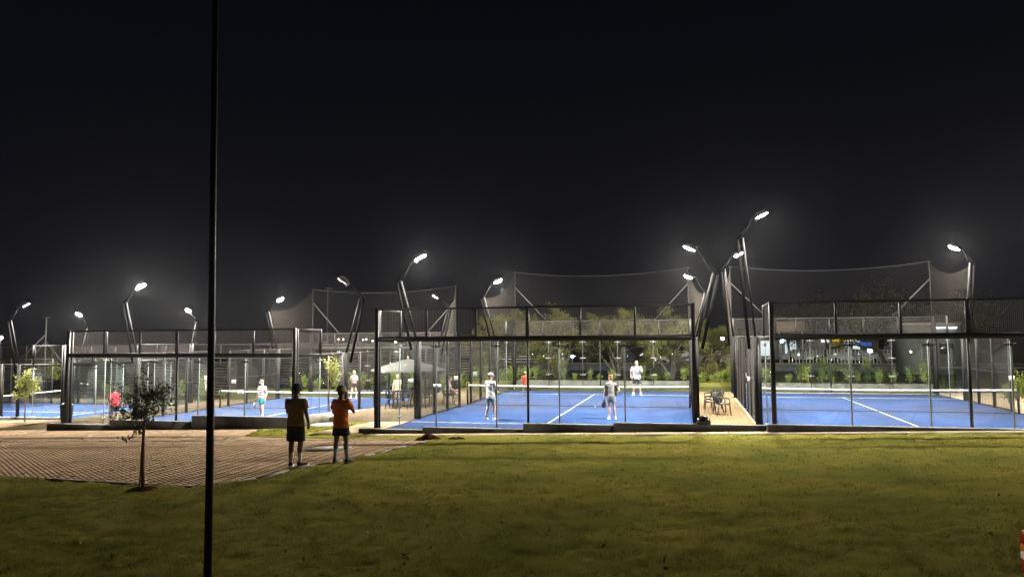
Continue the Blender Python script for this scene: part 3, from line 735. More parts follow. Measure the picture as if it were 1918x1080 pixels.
rowA = 'leafy shrub in row behind far glass of middle court'
for i in range(13):
    if i in (2, 8): continue
    shrub(-9.6 + i * .78 + random.uniform(-.2, .2), 44.2 + random.uniform(-.3, .5), .42, i % 4, random.uniform(.6, .95), rowA, 'shrubs behind the middle court')
for i in range(5):
    shrub(.35 + i * .50 + random.uniform(-.1, .1), 44.3 + random.uniform(-.2, .4), .18, (i + 1) % 4, random.uniform(.85, 1.15), 'bright leafy shrub at the end of the brick walkway', 'shrubs ending the walkway')
for i in range(17):
    if i in (3,): continue
    shrub(2.9 + i * .62 + random.uniform(-.2, .2), 44.0 + random.uniform(-.3, .6), .40, (i + 2) % 4, random.uniform(.75, 1.3) * (1.0 if i > 5 else .8), 'yellow green shrub in row behind far glass of right court', 'shrubs behind the right court')
for i in range(17):
    shrub(-26.5 + i * .98 + random.uniform(-.3, .3), 46.7 + random.uniform(-.3, .7), -.45, (i * 3) % 4, random.uniform(.9, 1.55), 'lit green shrub before dark slatted fence behind left court', 'shrubs behind the left court')
for i in range(5):
    shrub(-13.4 + i * .75, 46.9 + random.uniform(-.3, .5), -.2, i % 4, random.uniform(1.0, 1.5), 'green shrub beyond the patio and its grey parasol', 'shrubs beyond the patio')
for i in range(7):
    shrub(-40 + i * 1.5, 45.0 + random.uniform(-.5, .5), -1.05, i % 4, random.uniform(.8, 1.3), 'green shrub along far side of the far left court', 'shrubs behind the far left court')
for i in range(5):
    shrub(13.4 + i * .8, 36 + i * 1.4, .1, i % 4, random.uniform(.9, 1.3), 'shrub beside right fence of the right court', 'shrubs right of the right court')
gs = MB(); gs.bbox((-13, 43.2, -.6), (13, 47.5, .40)); gs.bbox((.25, 43.02, -.6), (2.38, 44.9, .13))
struct(gs, 'planting_bed', M['bed'], 'raised grassy planting bed behind the courts')
gs = MB(); gs.bbox((-31, 45.7, -1.4), (-13.1, 48.4, -.42)); struct(gs, 'planting_bed', M['bed'], 'grassy planting bed behind the left court')
v = blades(1, lambda n: (np.zeros(1), np.zeros(1)), lambda x, y: x == x, .1, .1, .01)
x, y = NR.uniform(.28, 2.36, 2200), NR.uniform(43.05, 44.8, 2200)
v = np.stack([np.stack([x - .012, y, x * 0 + .12], 1), np.stack([x + .012, y, x * 0 + .12], 1), np.stack([x + NR.normal(0, .02, 2200), y + NR.normal(0, .02, 2200), .13 + NR.uniform(.04, .10, 2200)], 1)], 1).reshape(-1, 3)
g3 = MB().add(v, np.arange(len(v)).reshape(-1, 3)).build('grass', M['blade'], kind='stuff'); g3['label'] = 'strip of grass at the end of the brick walkway'

def branchy(rs, base, d, L, r, depth, out, tips, spread=.55, up=.15, nseg=4, kids=(2, 4)):
    pts = [np.array(base, float)]; d = np.array(d, float); d /= np.linalg.norm(d)
    for i in range(nseg):
        d = d + rs.normal(0, .13, 3) + np.array([0, 0, up * .25]); d /= np.linalg.norm(d); pts.append(pts[-1] + d * L / nseg)
    rad = np.linspace(r, r * .55, nseg + 1); out.tube(pts, rad, 7 if r > .03 else 4, caps=False)
    if depth == 0:
        for p in pts[1:]: tips.append(p)
        return
    for k in range(rs.integers(kids[0], kids[1] + 1)):
        i = rs.integers(nseg // 2, nseg + 1); nd = d + rs.normal(0, spread, 3); nd[2] += up
        branchy(rs, pts[i], nd, L * rs.uniform(.55, .8), r * .55, depth - 1, out, tips, spread, up, nseg, kids)
    if depth <= 1: tips.extend(pts[2:])

def thorn_tree(seed, H):
    rs = np.random.default_rng(seed); tr = MB(); tips = []
    for k in range(4):
        a = k * PI / 2 + rs.uniform(-.5, .5)
        branchy(rs, (0, 0, 0), (.55 * math.cos(a), .55 * math.sin(a), 1), H * .42, .13, 4, tr, tips, .75, .16, 4, (2, 4))
    tips = np.array(tips); n = 21000
    b = tips[rs.integers(0, len(tips), n)]
    d = rs.normal(size=(len(b), 3)); d[:, 2] *= .45; d /= np.linalg.norm(d, axis=1)[:, None]
    P = b + d * rs.uniform(0, .38, n)[:, None]                        # short horizontal sprays
    lf = MB(); lf.leaves(P, rs.uniform(.09, .20, n), rs.uniform(.03, .055, n), up=.1)
    return tr.mesh('trunk', M['darkbark']), lf.mesh('crown', M['olive'])
TH = [thorn_tree(3, 5.6), thorn_tree(8, 6.0)]
for i, (x, y, z, k, s, lab) in enumerate(((-11.9, 50.2, .2, 0, 1.02, 'olive thorn tree left of the others behind the middle court'), (-8.3, 48.0, .3, 1, .92, 'spiky olive thorn tree rising behind left half of middle court'),
        (-4.4, 48.2, .3, 0, .95, 'spiky olive thorn tree behind centre of the middle court'), (-.9, 47.6, .3, 1, .88, 'lit thorn tree behind right end of the middle court'), (1.2, 53.5, .2, 0, .80, 'darker thorn tree beyond the brick walkway'))):
    t = thing('thorn_tree', lab, 'tree', (x, y, z), i * 1.9 + .4, 'thorn trees behind the middle court'); t.scale = (s, s, s * .93)
    link('trunk', TH[k][0], t); link('crown', TH[k][1], t)

def round_tree(seed, H, R, n, leafmat):
    rs = np.random.default_rng(seed); tr = MB(); tips = []
    branchy(rs, (0, 0, 0), (0, 0, 1), H * .5, H * .03, 3, tr, tips, .7, .3)
    c = rs.normal(size=(46, 3)); c /= np.linalg.norm(c, axis=1)[:, None]; c = c * R * rs.uniform(.35, 1, 46)[:, None] * np.array([1, 1, .75]) + np.array([0, 0, H * .66])
    P = c[rs.integers(0, 46, n)] + rs.normal(0, R * .17, (n, 3))
    lf = MB(); lf.leaves(P, rs.uniform(.14, .28, n), .09)
    return tr.mesh('trunk', M['darkbark']), lf.mesh('crown', leafmat)
DT = [round_tree(41, 6.5, 2.6, 5200, M['darkleaf']), round_tree(42, 7.5, 3.0, 5600, M['darkleaf'])]
for i, (px, Y, s, lab) in enumerate(((1480, 70, .8, 'dark tree far behind left part of right court'), (1540, 74, .85, 'dark forked tree in front of the far lit shop'), (1590, 78, .9, 'dark tree right of the yellow shop sign'), (1655, 66, .9, 'dense dark tree before the grey building'),
        (1385, 80, .55, 'small dark tree beyond the walkway'), (1810, 62, .8, 'dark tree right of the grey building'), (1000, 72, .7, 'dark tree far behind the white lamp globe'), (1120, 78, .72, 'dark tree behind the thorn trees'), (1230, 76, .7, 'dark tree behind right thorn tree'))):
    p = at_y(px, 640, Y); t = thing('dark_tree', lab, 'tree', (p[0], Y, .3), i * 1.3, 'dark trees far behind the courts'); t.scale = (s, s, s)
    link('trunk', DT[i % 2][0], t); link('crown', DT[i % 2][1], t)

# young trees
def young_tree(label, loc, seed, trunk, limbs, crown, n, L, m, stake=None, extra=None):
    rs = np.random.default_rng(seed); t = thing('young_tree', label, 'tree', loc)
    tr = MB(); tr.tube(trunk, np.linspace(.035, .014, len(trunk)), 8); P = []; top = np.array(trunk[-1]); c, R = np.array(crown[0]), np.array(crown[1])
    for k in range(limbs):
        s0 = np.array(trunk[-1 - rs.integers(0, max(1, len(trunk) // 2))], float); a = rs.normal(size=3); a /= np.linalg.norm(a); e_ = c + a * R * rs.uniform(.55, 1.05)
        e_[2] = max(e_[2], s0[2] - .25 * R[2])
        mid = (s0 + e_) / 2 + rs.normal(0, .05, 3) + np.array([0, 0, -.05]); pts = [s0, (s0 + mid) / 2 + rs.normal(0, .02, 3), mid, (mid + e_) / 2 + rs.normal(0, .03, 3), e_]
        tr.tube(pts, np.linspace(.010, .003, 5), 4); pts = np.array(pts)
        for _ in range(max(1, n // limbs)):
            q = rs.uniform(.8, 4.0); i = min(int(q), 3); P.append(pts[i] + (pts[i + 1] - pts[i]) * (q - i) + rs.normal(0, .055, 3) * (R / max(R)))
    for (pts, k) in (extra or []):
        pts = np.array(pts, float); tr.tube(pts, np.linspace(.009, .003, len(pts)), 4)
        for _ in range(k):
            q = rs.uniform(.5, len(pts) - 1); i = min(int(q), len(pts) - 2); P.append(pts[i] + (pts[i + 1] - pts[i]) * (q - i) + rs.normal(0, .025, 3))
    tr.build('trunk', M['bark'], t, smooth=True)
    lf = MB(); lf.leaves(np.array(P), rs.uniform(L * .7, L * 1.3, len(P)), L * .42, up=.3); lf.build('crown', m, t)
    if stake: MB().tube(stake, .016, 6).build('stake', M['timber'], t)
    return t
p = at_g(268, 918)
young_tree('dark leafed young tree on a thin trunk in the near lawn', (p[0], p[1], p[2] - .05), 4, [(0, 0, 0), (-.02, 0, .5), (-.03, .01, .95), (.0, 0, 1.35), (.03, .02, 1.75)], 34, ((-.08, 0, 1.66), (.74, .52, .62)), 1500, .066, M['young'],
    stake=[(-.10, .03, .0), (-.07, .03, .75), (-.04, .02, 1.2)], extra=[([(-.03, 0, 1.0), (-.12, .02, 1.08), (-.25, .03, 1.02), (-.38, .02, .93), (-.46, 0, .95)], 55), ([(.01, 0, 1.45), (-.02, 0, 1.9), (-.05, .02, 2.2)], 60)])
rg = MB(); aa = np.linspace(0, 2 * PI, 25)[:-1]; pr_ = p
rg.add([(pr_[0], pr_[1], pr_[2] + .06)] + [(pr_[0] + r_ * math.cos(t_), pr_[1] + r_ * math.sin(t_), pr_[2] + z_ + random.uniform(-.015, .015)) for r_, z_ in ((.16, .055), (.34, -.02)) for t_ in aa], [(0, 1 + i, 1 + (i + 1) % 24) for i in range(24)] + [(1 + i, 25 + i, 25 + (i + 1) % 24, 1 + (i + 1) % 24) for i in range(24)])
so_r = rg.build('soil_patch', M['soil'], kind='structure', smooth=True); so_r['label'] = 'bare soil round foot of the dark young tree'
p = at_y(47, 770, 30.4); p[2] = gz(p[0], 30.4)
young_tree('pale leafed young tree in front of the far left court', (p[0], p[1], p[2]), 5, [(0, 0, 0), (.0, 0, .7), (.02, 0, 1.3), (0, 0, 1.9)], 44, ((0, 0, 1.85), (.60, .60, .85)), 2400, .11, M['pale'])
p = at_g(618, 790)
young_tree('thin bare stemmed sapling on the grass mound behind orange shirted man', (p[0], p[1], p[2] - .15), 6, [(0, 0, 0), (-.03, 0, .6), (-.06, 0, 1.25), (.04, 0, 1.75), (.10, 0, 2.2)], 22, ((.02, 0, 2.55), (.46, .46, .48)), 480, .085, M['pale'],
    stake=[(-.10, 0, 0), (-.09, 0, 2.9)], extra=[([(.0, 0, 1.7), (.2, 0, 1.8), (.42, 0, 2.0), (.5, 0, 2.2)], 50)])
p = at_y(95, 735, 44.5)
young_tree('dim leafy young tree behind far left court fence', (p[0], 44.5, -1.1), 7, [(0, 0, 0), (0, 0, .8), (.02, 0, 1.6)], 30, ((0, 0, 2.0), (.9, .9, 1.0)), 900, .13, M['oleander'])

# ------------------------------------------------------------------ foreground pole
x0, y0 = -4.03, 5.72
t = thing('lamp_post', 'tall thin black post standing in the near lawn', 'post', (x0, y0, gz(x0, y0) - .05))
MB().tube([(0, 0, 0), (-.0, 0, 1.2), (-.02, 0, 3.2), (-.05, 0, 6.5)], (.035, .033, .028, .023), 14).build('shaft', M['black'], t, smooth=True)
MB().loft([(0, 0, -.05, .12, .12), (0, 0, .07, .12, .12), (0, 0, .09, .06, .06)], 16).build('base_plate', M['black'], t)

# ------------------------------------------------------------------ street furniture
# bin
p = at_z(121, 783, -.75); t = thing('litter_bin', 'black litter bin at left corner of the left court', 'bin', (-28.6, 29.6, -.86))
b = MB(); b.loft([(0, 0, 0, .20, .20), (0, 0, .05, .22, .22), (0, 0, .72, .28, .28), (0, 0, .74, .30, .30), (0, 0, .80, .30, .30)], 18); b.build('body', M['plastic'], t, smooth=False)
b = MB(); b.ball((0, 0, .80), (.29, .29, .20), 16, 6, zmin=0); b.build('lid', M['plastic'], t, smooth=True)
b = MB(); b.ball((.12, -.1, .98), (.10, .09, .06), 10, 6); b.build('liner', M['paper'], t, smooth=True)
# bench
t = thing('bench', 'pale concrete bench on the path left of the left court', 'bench', (-27.4, 34.1, -.77), .12)
MB().box((0, 0, .43), (1.75, .45, .10)).build('seat', M['conc'], t)
for s in (-.62, .62): MB().box((s, 0, .19), (.34, .40, .38), taper=.8).build('leg', M['conc'], t)
# parasol
def parasol():
    t = thing('parasol', 'pale grey square parasol open on the patio', 'parasol', (-12.7, 32.8, -.10))
    MB().tube([(0, 0, 0), (0, 0, 2.25)], .025, 8).build('pole', M['timber'], t)
    c = MB(); n = 8; ap = (0, 0, 2.20); R = 1.72
    rim = []; v = [ap]; f = []
    for k in range(n):
        a = k * 2 * PI / n + PI / 8; v.append((R * math.cos(a), R * math.sin(a), 1.70)); a2 = a + PI / n; v.append((R * .90 * math.cos(a2), R * .90 * math.sin(a2), 1.74)); 
    k = 2 * n
    for i in range(k): f.append((0, 1 + i, 1 + (i + 1) % k))
    v2 = [(x, y, z - .10) for x, y, z in v[1:]]
    for i in range(k): f.append((1 + i, 1 + k + i, 1 + k + (i + 1) % k, 1 + (i + 1) % k))
    c.add(v + v2, f); c.build('canopy', M['canvas'], t)
    for i in range(n):
        a = i * 2 * PI / n + PI / 8; MB().bar((0, 0, 2.16), (R * .97 * math.cos(a), R * .97 * math.sin(a), 1.675), .02).build('rib', M['timber'], t)
    MB().ball((0, 0, 2.24), (.05, .05, .08), 8, 6).build('finial', M['timber'], t)
    MB().loft([(0, 0, 0, .28, .28), (0, 0, .08, .26, .26), (0, 0, .10, .05, .05)], 16).build('base', M['concdark'], t)
parasol()
# patio table and chairs
t = thing('patio_table', 'dark rectangular table under the grey parasol', 'table', (-12.3, 32.2, -.10), .1)
MB().box((0, 0, .72), (1.7, .85, .04)).build('tabletop', M['charcoal'], t)
for sx in (-.75, .75):
    for sy in (-.35, .35): MB().box((sx, sy, .35), (.05, .05, .70)).build('leg', M['charcoal'], t)
def monobloc(label, loc, rz, group, back=1.0, m='plastic'):
    t = thing('plastic_chair', label, 'chair', loc, rz, group)
    s = MB(); s.box((0, 0, .425), (.46, .44, .022)); s.box((0, .22, .412), (.46, .03, .05)); s.build('seat', M[m], t)
    b = MB(); 
    for k in range(5): x = -.16 + k * .08; b.bar((x, -.20, .45), (x * 1.05, -.20 - .13 * back, .78), .045, .014, side=(1, 0, 0))
    b.tube([(-.24, -.19, .44), (-.235, -.26, .66), (-.19, -.335, .80), (0, -.355, .84), (.19, -.335, .80), (.235, -.26, .66), (.24, -.19, .44)], .022, 8); b.build('backrest', M[m], t, smooth=False)
    for sx in (-1, 1):
        a = MB(); a.tube([(sx * .235, -.25, .66), (sx * .27, 0, .655), (sx * .265, .18, .645), (sx * .25, .22, .60)], .02, 6, sq=1.5); a.build('armrest', M[m], t)
        l = MB(); l.tube([(sx * .25, .225, .61), (sx * .235, .215, .41), (sx * .265, .26, 0)], (.02, .026, .02), 6); l.build('leg', M[m], t)
        l = MB(); l.tube([(sx * .225, -.19, .43), (sx * .25, -.27, 0)], (.028, .02), 6); l.build('leg', M[m], t)
    return t
for i, (dx, dy, r, lab) in enumerate(((-.6, -.75, 0, 'dark patio chair at near left of the parasol table'), (.45, -.78, .1, 'dark patio chair at near right of the parasol table'), (-.5, .75, PI, 'dark patio chair at far left of the parasol table'), (.55, .72, PI, 'dark patio chair at far right of the parasol table'))):
    monobloc(lab, (-12.3 + dx, 32.2 + dy, -.10), r, 'chairs round the patio table')
monobloc('front black plastic chair facing right on the brick walkway', (1.28, 29.9, .02), -1.25, 'black plastic chairs on the walkway')
monobloc('rear black plastic chair turned left on the brick walkway', (1.02, 30.75, .02), .9, 'black plastic chairs on the walkway')
monobloc('black plastic chair standing farthest back on the brick walkway', (1.02, 32.3, .02), 2.5, 'black plastic chairs on the walkway')
seat_t = monobloc('black plastic chair under the seated person on the patio', (-11.05, 33.8, -.10), -1.1, 'chair of the seated person')
# helmet on the kerb
t = thing('helmet', 'round black helmet resting on kerb at right corner of middle court', 'helmet', (.44, 22.45, .49))
b = MB(); b.ball((0, 0, .02), (.20, .185, .235), 20, 10, zmin=0); b.build('shell', mat('gloss_black_shell', (.012, .012, .013), .15), t, smooth=True)
b = MB(); b.loft([(0, 0, 0, .205, .19), (0, 0, .035, .21, .195), (0, 0, .045, .195, .18)], 20); b.build('rim', M['rubber'], t)
b = MB(); b.tube([(-.19, -.05, .05), (-.12, -.16, .08), (0, -.195, .09), (.12, -.16, .08), (.19, -.05, .05)], .022, 6, sq=1.6); b.build('visor', M['darkglass'], t, smooth=True)
for s in (-.06, .06): MB().tube([(s, -.16, .12), (s, -.10, .225), (s, .0, .262), (s, .10, .225)], .010, 5).build('ridge', M['charcoal'], t)
# balls
for (px, py, Y, lab) in ((1115, 761, 32.5, 'tennis ball bouncing near boy in grey shirt'), (963, 727, 40.0, 'tennis ball in the air beyond the middle net')):
    p = at_y(px, py, Y); t_ = MB(); t_.ball((0, 0, 0), .036, 14, 10); tag(t_.build('tennis_ball', M['ball'], loc=(p[0], p[1], max(p[2], .036)), smooth=True), lab, 'ball')

# ------------------------------------------------------------------ far background
def street_lamp(px, py, Y, r, col, s, label, head='globe', foot=.2):
    p = at_y(px, py, Y); t = thing('street_lamp', label, 'street lamp', (p[0], Y, foot))
    MB().tube([(0, 0, -.5), (0, 0, p[2] - foot)], (.07, .045), 8).build('pole', M['galv'], t)
    b = MB(); b.ball((0, 0, p[2] - foot), r, 12, 8); b.build('lamp_globe', emis('street_lamp_glow', col, s), t, smooth=True)
    b = MB(); b.loft([(0, 0, p[2] - foot + r * .8, r * .8, r * .8), (0, 0, p[2] - foot + r * 1.25, r * .2, r * .2)], 12); b.build('cap', M['charcoal'], t)
street_lamp(1353, 634, 85, .20, (1, .97, .9), 30, 'bright white street lamp far beyond the walkway')
street_lamp(1072, 667, 66, .13, (.85, .95, 1), 20, 'small white globe lamp behind the middle court trees')
street_lamp(1464, 638, 70, .16, (.6, .85, 1), 40, 'bluish street lamp beside left post of the right court')
street_lamp(1469, 636, 90, .15, (.6, .85, 1), 26, 'second bluish street lamp farther back near the right court post')
street_lamp(1629, 656, 80, .20, (.55, .75, 1), 40, 'blue white street lamp before the dense dark tree')
street_lamp(741, 639, 110, .20, (.9, .95, 1), 20, 'small white lamp far away over the grey parasol')
for (px, py, c, lab) in ((634, 635, (1, .55, .4), 'left one of two reddish far street lights'), (643, 635, (1, .5, .35), 'right one of two reddish far street lights'), (680, 636, (1, .95, .85), 'far white street light right of the reddish pair'), (686, 635, (1, .9, .8), 'far warm street light left of the middle court'), (698, 638, (1, .95, .9), 'far white light just left of the middle court post')):
    street_lamp(px, py, 240, .28, c, 6, lab, foot=-1)
p = at_y(2, 632, 70); street_lamp(1, 632, 70, .22, (.95, 1, .95), 30, 'white street lamp at the far left edge', foot=-1)

def parked_car(loc, rz, paint, label, group='cars parked far behind the courts'):
    t = thing('parked_car', label, 'car', loc, rz, group)
    prof = [(-2.05, .35), (-2.1, .62), (-2.02, .86), (-1.2, .95), (-.55, 1.38), (.75, 1.42), (1.55, 1.02), (2.0, .92), (2.08, .55), (2.0, .32)]
    b = MB(); n = len(prof)
    ys = [(-.84, .93), (-.80, 1.0), (.80, 1.0), (.84, .93)]
    v = [(x * s, y, .3 + (z - .3) * (s if z < 1 else s)) for (y, s) in ys for (x, z) in prof]
    v = [(x, y * (.86 if z > 1.05 else 1), z) for x, y, z in v]
    f = [tuple(range(n)), tuple(range(4 * n - 1, 3 * n - 1, -1))] + [(k * n + i, k * n + n + i, k * n + n + (i + 1) % n, k * n + (i + 1) % n) for k in range(3) for i in range(n)]
    b.add(v, f); b.build('body', paint, t)
    for s in (-1, 1):
        w_ = MB(); w_.add([(-.95, s * .80, .99), (.95, s * .80, 1.03), (.66, s * .735, 1.34), (-.48, s * .735, 1.31)], [(0, 1, 2, 3)]); w_.build('side_window', M['darkglass'], t)
    for x in (-1.3, 1.3):
        for s in (-1, 1):
            w_ = MB(); w_.tube([(x, s * .70, .31), (x, s * .87, .31)], .31, 16); wo_ = w_.build('wheel', M['tyre'], t)
            MB().tube([(x, s * .86, .31), (x, s * .885, .31)], .19, 12).build('rim', M['chrome'], wo_)
    for s in (-1, 1): MB().box((-2.07, s * .62, .72), (.06, .3, .12)).build('headlight', M['paper'], t); MB().box((2.05, s * .64, .78), (.06, .26, .16)).build('tail_light', mat('red_lens', (.3, .01, .01), .2), t)
whitep = mat('white_car_paint', (.7, .7, .7), .25); greyp = mat('grey_car_paint', (.2, .21, .22), .25, .3)
for i, (px, Y, rz, m, lab) in enumerate(((1318, 70, .3, greyp, 'grey car parked far beyond the walkway, farther left'), (1352, 74, .1, whitep, 'white car parked far beyond the walkway'), (1372, 68, 1.4, whitep, 'white car parked end on behind right court fence'),
        (1500, 82, .2, whitep, 'white car parked behind far glass of right court, left'), (1590, 80, 0, whitep, 'white car parked behind far glass of right court, middle'), (1660, 76, .1, whitep, 'white car parked near the grey building'),
        (968, 68, .2, whitep, 'white car parked behind left thorn tree'), (1020, 72, .1, greyp, 'grey car parked behind the thorn trees'), (1270, 72, 0, whitep, 'white car parked behind right thorn tree'))):
    p = at_y(px, 670, Y); parked_car((p[0], Y, .32), rz, m, lab)
# lit shop and palisade fence
p = at_y(1555, 660, 95)
t = thing('shop', 'low lit shop with a yellow sign far behind the right court', 'shop', (p[0], 95, .2))
MB().bbox((-9, 0, 0), (5, 6, 2.9)).build('wall', mat('pale_shop_wall', (.5, .48, .45), .8), t)
MB().bbox((-9.4, -1.2, 2.9), (5.4, 6.3, 3.15)).build('roof', M['charcoal'], t)
for x in (-7.5, -4.5, 2.6): MB().bbox((x - .7, -.04, .5), (x + .7, .0, 2.3)).build('window', emis('lit_shop_window', (.85, .95, 1), .9), t)
MB().bbox((-.1, -1.35, 2.2), (2.6, -1.22, 2.85)).build('sign_board', emis('lit_yellow_sign', (1, .68, .03), 1.1), t)
MB().bbox((-1.2, -1.35, 2.1), (-.2, -1.22, 2.75)).build('sign_board', emis('lit_white_sign', (1, 1, 1), 1.3), t)
p = at_y(1608, 664, 84)
t = thing('blue_canopy', 'small blue lit canopy beside the blue white street lamp', 'canopy', (p[0], 84, .3))
MB().bbox((-1.1, -1, 1.7), (1.1, 1, 2.1)).build('fascia', emis('lit_blue_fascia', (.08, .22, .8), .35), t)
for x in (-1.0, 1.0): MB().bbox((x - .08, -.08, 0), (x + .08, .08, 1.7)).build('post', M['galv'], t)
p0, p1 = at_y(1478, 675, 68), at_y(1700, 675, 68)
t = thing('palisade_fence', 'white palisade fence in front of the far lit shop', 'fence', (p0[0], 68, .3))
pk = MB(); 
for x in np.arange(0, p1[0] - p0[0], .28): pk.box((x, 0, .8), (.07, .03, 1.6))
pk.build('picket', M['paper'], t, kind='stuff')
for z in (.4, 1.3): MB().bbox((0, .02, z - .03), (p1[0] - p0[0], .06, z + .03)).build('rail', M['galv'], t)
p0 = at_y(1300, 660, 64)
t = thing('site_wall', 'low dark wall running behind the planting rows', 'wall', (-14, 62, -.2)); MB().bbox((0, 0, 0), (40, .25, 1.05)).build('wall_face', M['concdark'], t); MB().bbox((0, -.04, 1.05), (40, .29, 1.12)).build('coping', M['conc'], t)
# grey building
p = at_y(1706, 690, 58)
t = thing('utility_building', 'pale grey flat roofed utility building behind the right court', 'building', (p[0], 58, .2))
MB().bbox((0, 0, 0), (3.3, 5, 3.55)).build('wall', mat('pale_grey_render', (.13, .14, .13), .8, 0, .1, 1.5), t)
MB().bbox((-.1, -.1, 3.55), (3.4, 5.1, 3.75)).build('roof', M['conc'], t)
MB().bbox((.75, -.05, .0), (1.5, -.0, 2.3)).build('door', M['charcoal'], t)
MB().bbox((1.9, -.04, 1.5), (2.8, -.0, 2.3)).build('window', M['darkglass'], t)
MB().bbox((1.6, -.22, 3.30), (3.0, -.10, 3.42)).build('strip_light', emis('strip_light_glow', (.9, .95, 1), 6), t)
p = at_y(1455, 612, 62)
t = thing('billboard', 'plain brown board seen through mesh of the right court', 'board', (p[0], 62, .2)); MB().bbox((0, 0, 3.2), (2.1, .1, 4.0)).build('panel', mat('brown_board', (.22, .16, .11), .8), t)
for x in (.2, 1.9): MB().bbox((x - .06, .1, 0), (x + .06, .22, 3.9)).build('post', M['galv'], t)

# ------------------------------------------------------------------ silver car at the right edge
x0, y0 = 2.155, 3.99; z0 = .90
t = thing('parked_car', 'silver car with red and orange rear lamp at the lower right edge', 'car', (x0, y0, z0), 0)
silver = mat('silver_car_paint', (.50, .49, .47), .28, .55); prof = [(.06, .30), (.0, .48), (.03, .95), (.10, 1.06), (.55, 1.44), (2.2, 1.46), (3.0, 1.02), (3.9, .88), (4.05, .55), (3.98, .30)]
b = MB(); n = len(prof); ys = [(-.02, .35), (-.10, .12), (-.10, .0)]
lay = [(0.0, .10), (.06, .0), (1.60, .0), (1.66, .10)]
v = [(x + (sh if i < 4 else (-sh if i > 6 else 0)), y + (.14 if z > 1.2 and y < .8 else (-.14 if z > 1.2 else 0)), z) for (y, sh) in lay for i, (x, z) in enumerate(prof)]
f = [tuple(range(n - 1, -1, -1)), tuple(range(3 * n, 4 * n))] + [(k * n + i, k * n + (i + 1) % n, k * n + n + (i + 1) % n, k * n + n + i) for k in range(3) for i in range(n)]
b.add(v, f); b.build('body', silver, t)
lz = [(.54, .635, (.22, .008, .010)), (.635, .685, (.75, .70, .62)), (.685, .73, (.60, .16, .02)), (.73, .82, (.25, .006, .012))]
for (ya, yb) in ((-.012, .26), (1.40, 1.672)):
    tl = MB(); tl.bbox((.0, ya, .535), (.24, yb, .825)); tlo = tl.build('tail_light', mat('lamp_housing', (.02, .004, .004), .3), t)
    for (a, c_, col) in lz: q = MB(); q.bbox((-.022, ya - .008, a + .003), (.232, yb + .008, c_ - .003)); q.build('lens', mat('tail_lens', col, .12), tlo)
for s in (0, 1): w_ = MB(); yy = .05 if s == 0 else 1.61; w_.bbox((.75, yy - .01, 1.02), (2.5, yy + .01, 1.2)); w_.build('side_window', M['darkglass'], t)
MB().bbox((.05, .2, 1.1), (.12, 1.46, 1.2)).build('rear_window', M['darkglass'], t)
bp = MB(); bp.bbox((-.035, .02, .30), (.3, 1.64, .515)); bp.build('bumper', silver, t)
for x in (.75, 3.25):
    for y in (.08, 1.58):
        w_ = MB(); w_.tube([(x, y - .1, .31), (x, y + .1, .31)], .31, 22); wo_ = w_.build('wheel', M['tyre'], t); MB().tube([(x, y - .115, .31), (x, y + .115, .31)], .2, 14).build('rim', M['chrome'], wo_)

# ------------------------------------------------------------------ people
def remesh(mb, name, m, parent, vox, smooth=3, wrinkle=0.0, seed=0):
    me = mb.mesh('tmp', m); o = bpy.data.objects.new('tmp', me); COL.objects.link(o)
    r = o.modifiers.new('r', 'REMESH'); r.mode = 'VOXEL'; r.voxel_size = vox; r.use_smooth_shade = True
    if smooth: s_ = o.modifiers.new('s', 'SMOOTH'); s_.factor = .5; s_.iterations = smooth
    dg = bpy.context.evaluated_depsgraph_get(); dg.update(); ev = o.evaluated_get(dg)
    out = bpy.data.meshes.new_from_object(ev, depsgraph=dg); out.name = name
    bpy.data.objects.remove(o); bpy.data.meshes.remove(me)
    out.materials.clear(); out.materials.append(m)
    n = len(out.vertices)
    if wrinkle and n:
        co = np.zeros(n * 3, np.float32); out.vertices.foreach_get('co', co); co = co.reshape(-1, 3)
        no = np.zeros(n * 3, np.float32); out.vertices.foreach_get('normal', no); no = no.reshape(-1, 3)
        a = co[:, 0] * 3 + co[:, 2] * 6 + seed; k = vnoise(a, co[:, 1] * 5 + co[:, 2] * 2.5, .35, 60 + seed % 5) + .5 * vnoise(a * 2, co[:, 2] * 5 + co[:, 1] * 7, .35, 70) - .75
        co = co + no * (k * wrinkle)[:, None]; out.vertices.foreach_set('co', co.astype(np.float32).ravel()); out.update()
    return link(name, out, parent)

def unit(v): v = np.asarray(v, float); return v / (np.linalg.norm(v) + 1e-9)
def hand(mb, w, d, palm, s, side, curl=.5):
    """palm and five bent fingers; d = along the hand, palm = the way the palm faces"""
    d = unit(d); n = unit(np.asarray(palm, float) - d * (np.asarray(palm, float) @ d)); x = np.cross(d, n) * side
    w = np.asarray(w, float)
    mb.tube([w - d * .02 * s, w + d * .03 * s, w + d * .085 * s], np.array([.026, .036, .038]) * s, 10, sq=.55)
    for i, (off, L) in enumerate(((-.029, .066), (-.010, .078), (.010, .074), (.028, .058))):
        p0 = w + d * .075 * s + x * off * s; a1 = curl * .9; a2 = curl * 1.9
        p1 = p0 + (d * math.cos(a1) + n * math.sin(a1)) * L * .5 * s; p2 = p1 + (d * math.cos(a2) + n * math.sin(a2)) * L * .5 * s
        mb.tube([p0, p1, p2], np.array([.0100, .0095, .0085]) * s, 7)
    p0 = w + d * .02 * s - x * .028 * s; p1 = p0 + (d * .6 - x * .65 + n * .3) * .045 * s; p2 = p1 + (d * .9 - x * .1 + n * .45) * .035 * s
    mb.tube([p0, p1, p2], np.array([.013, .0115, .0095]) * s, 7)

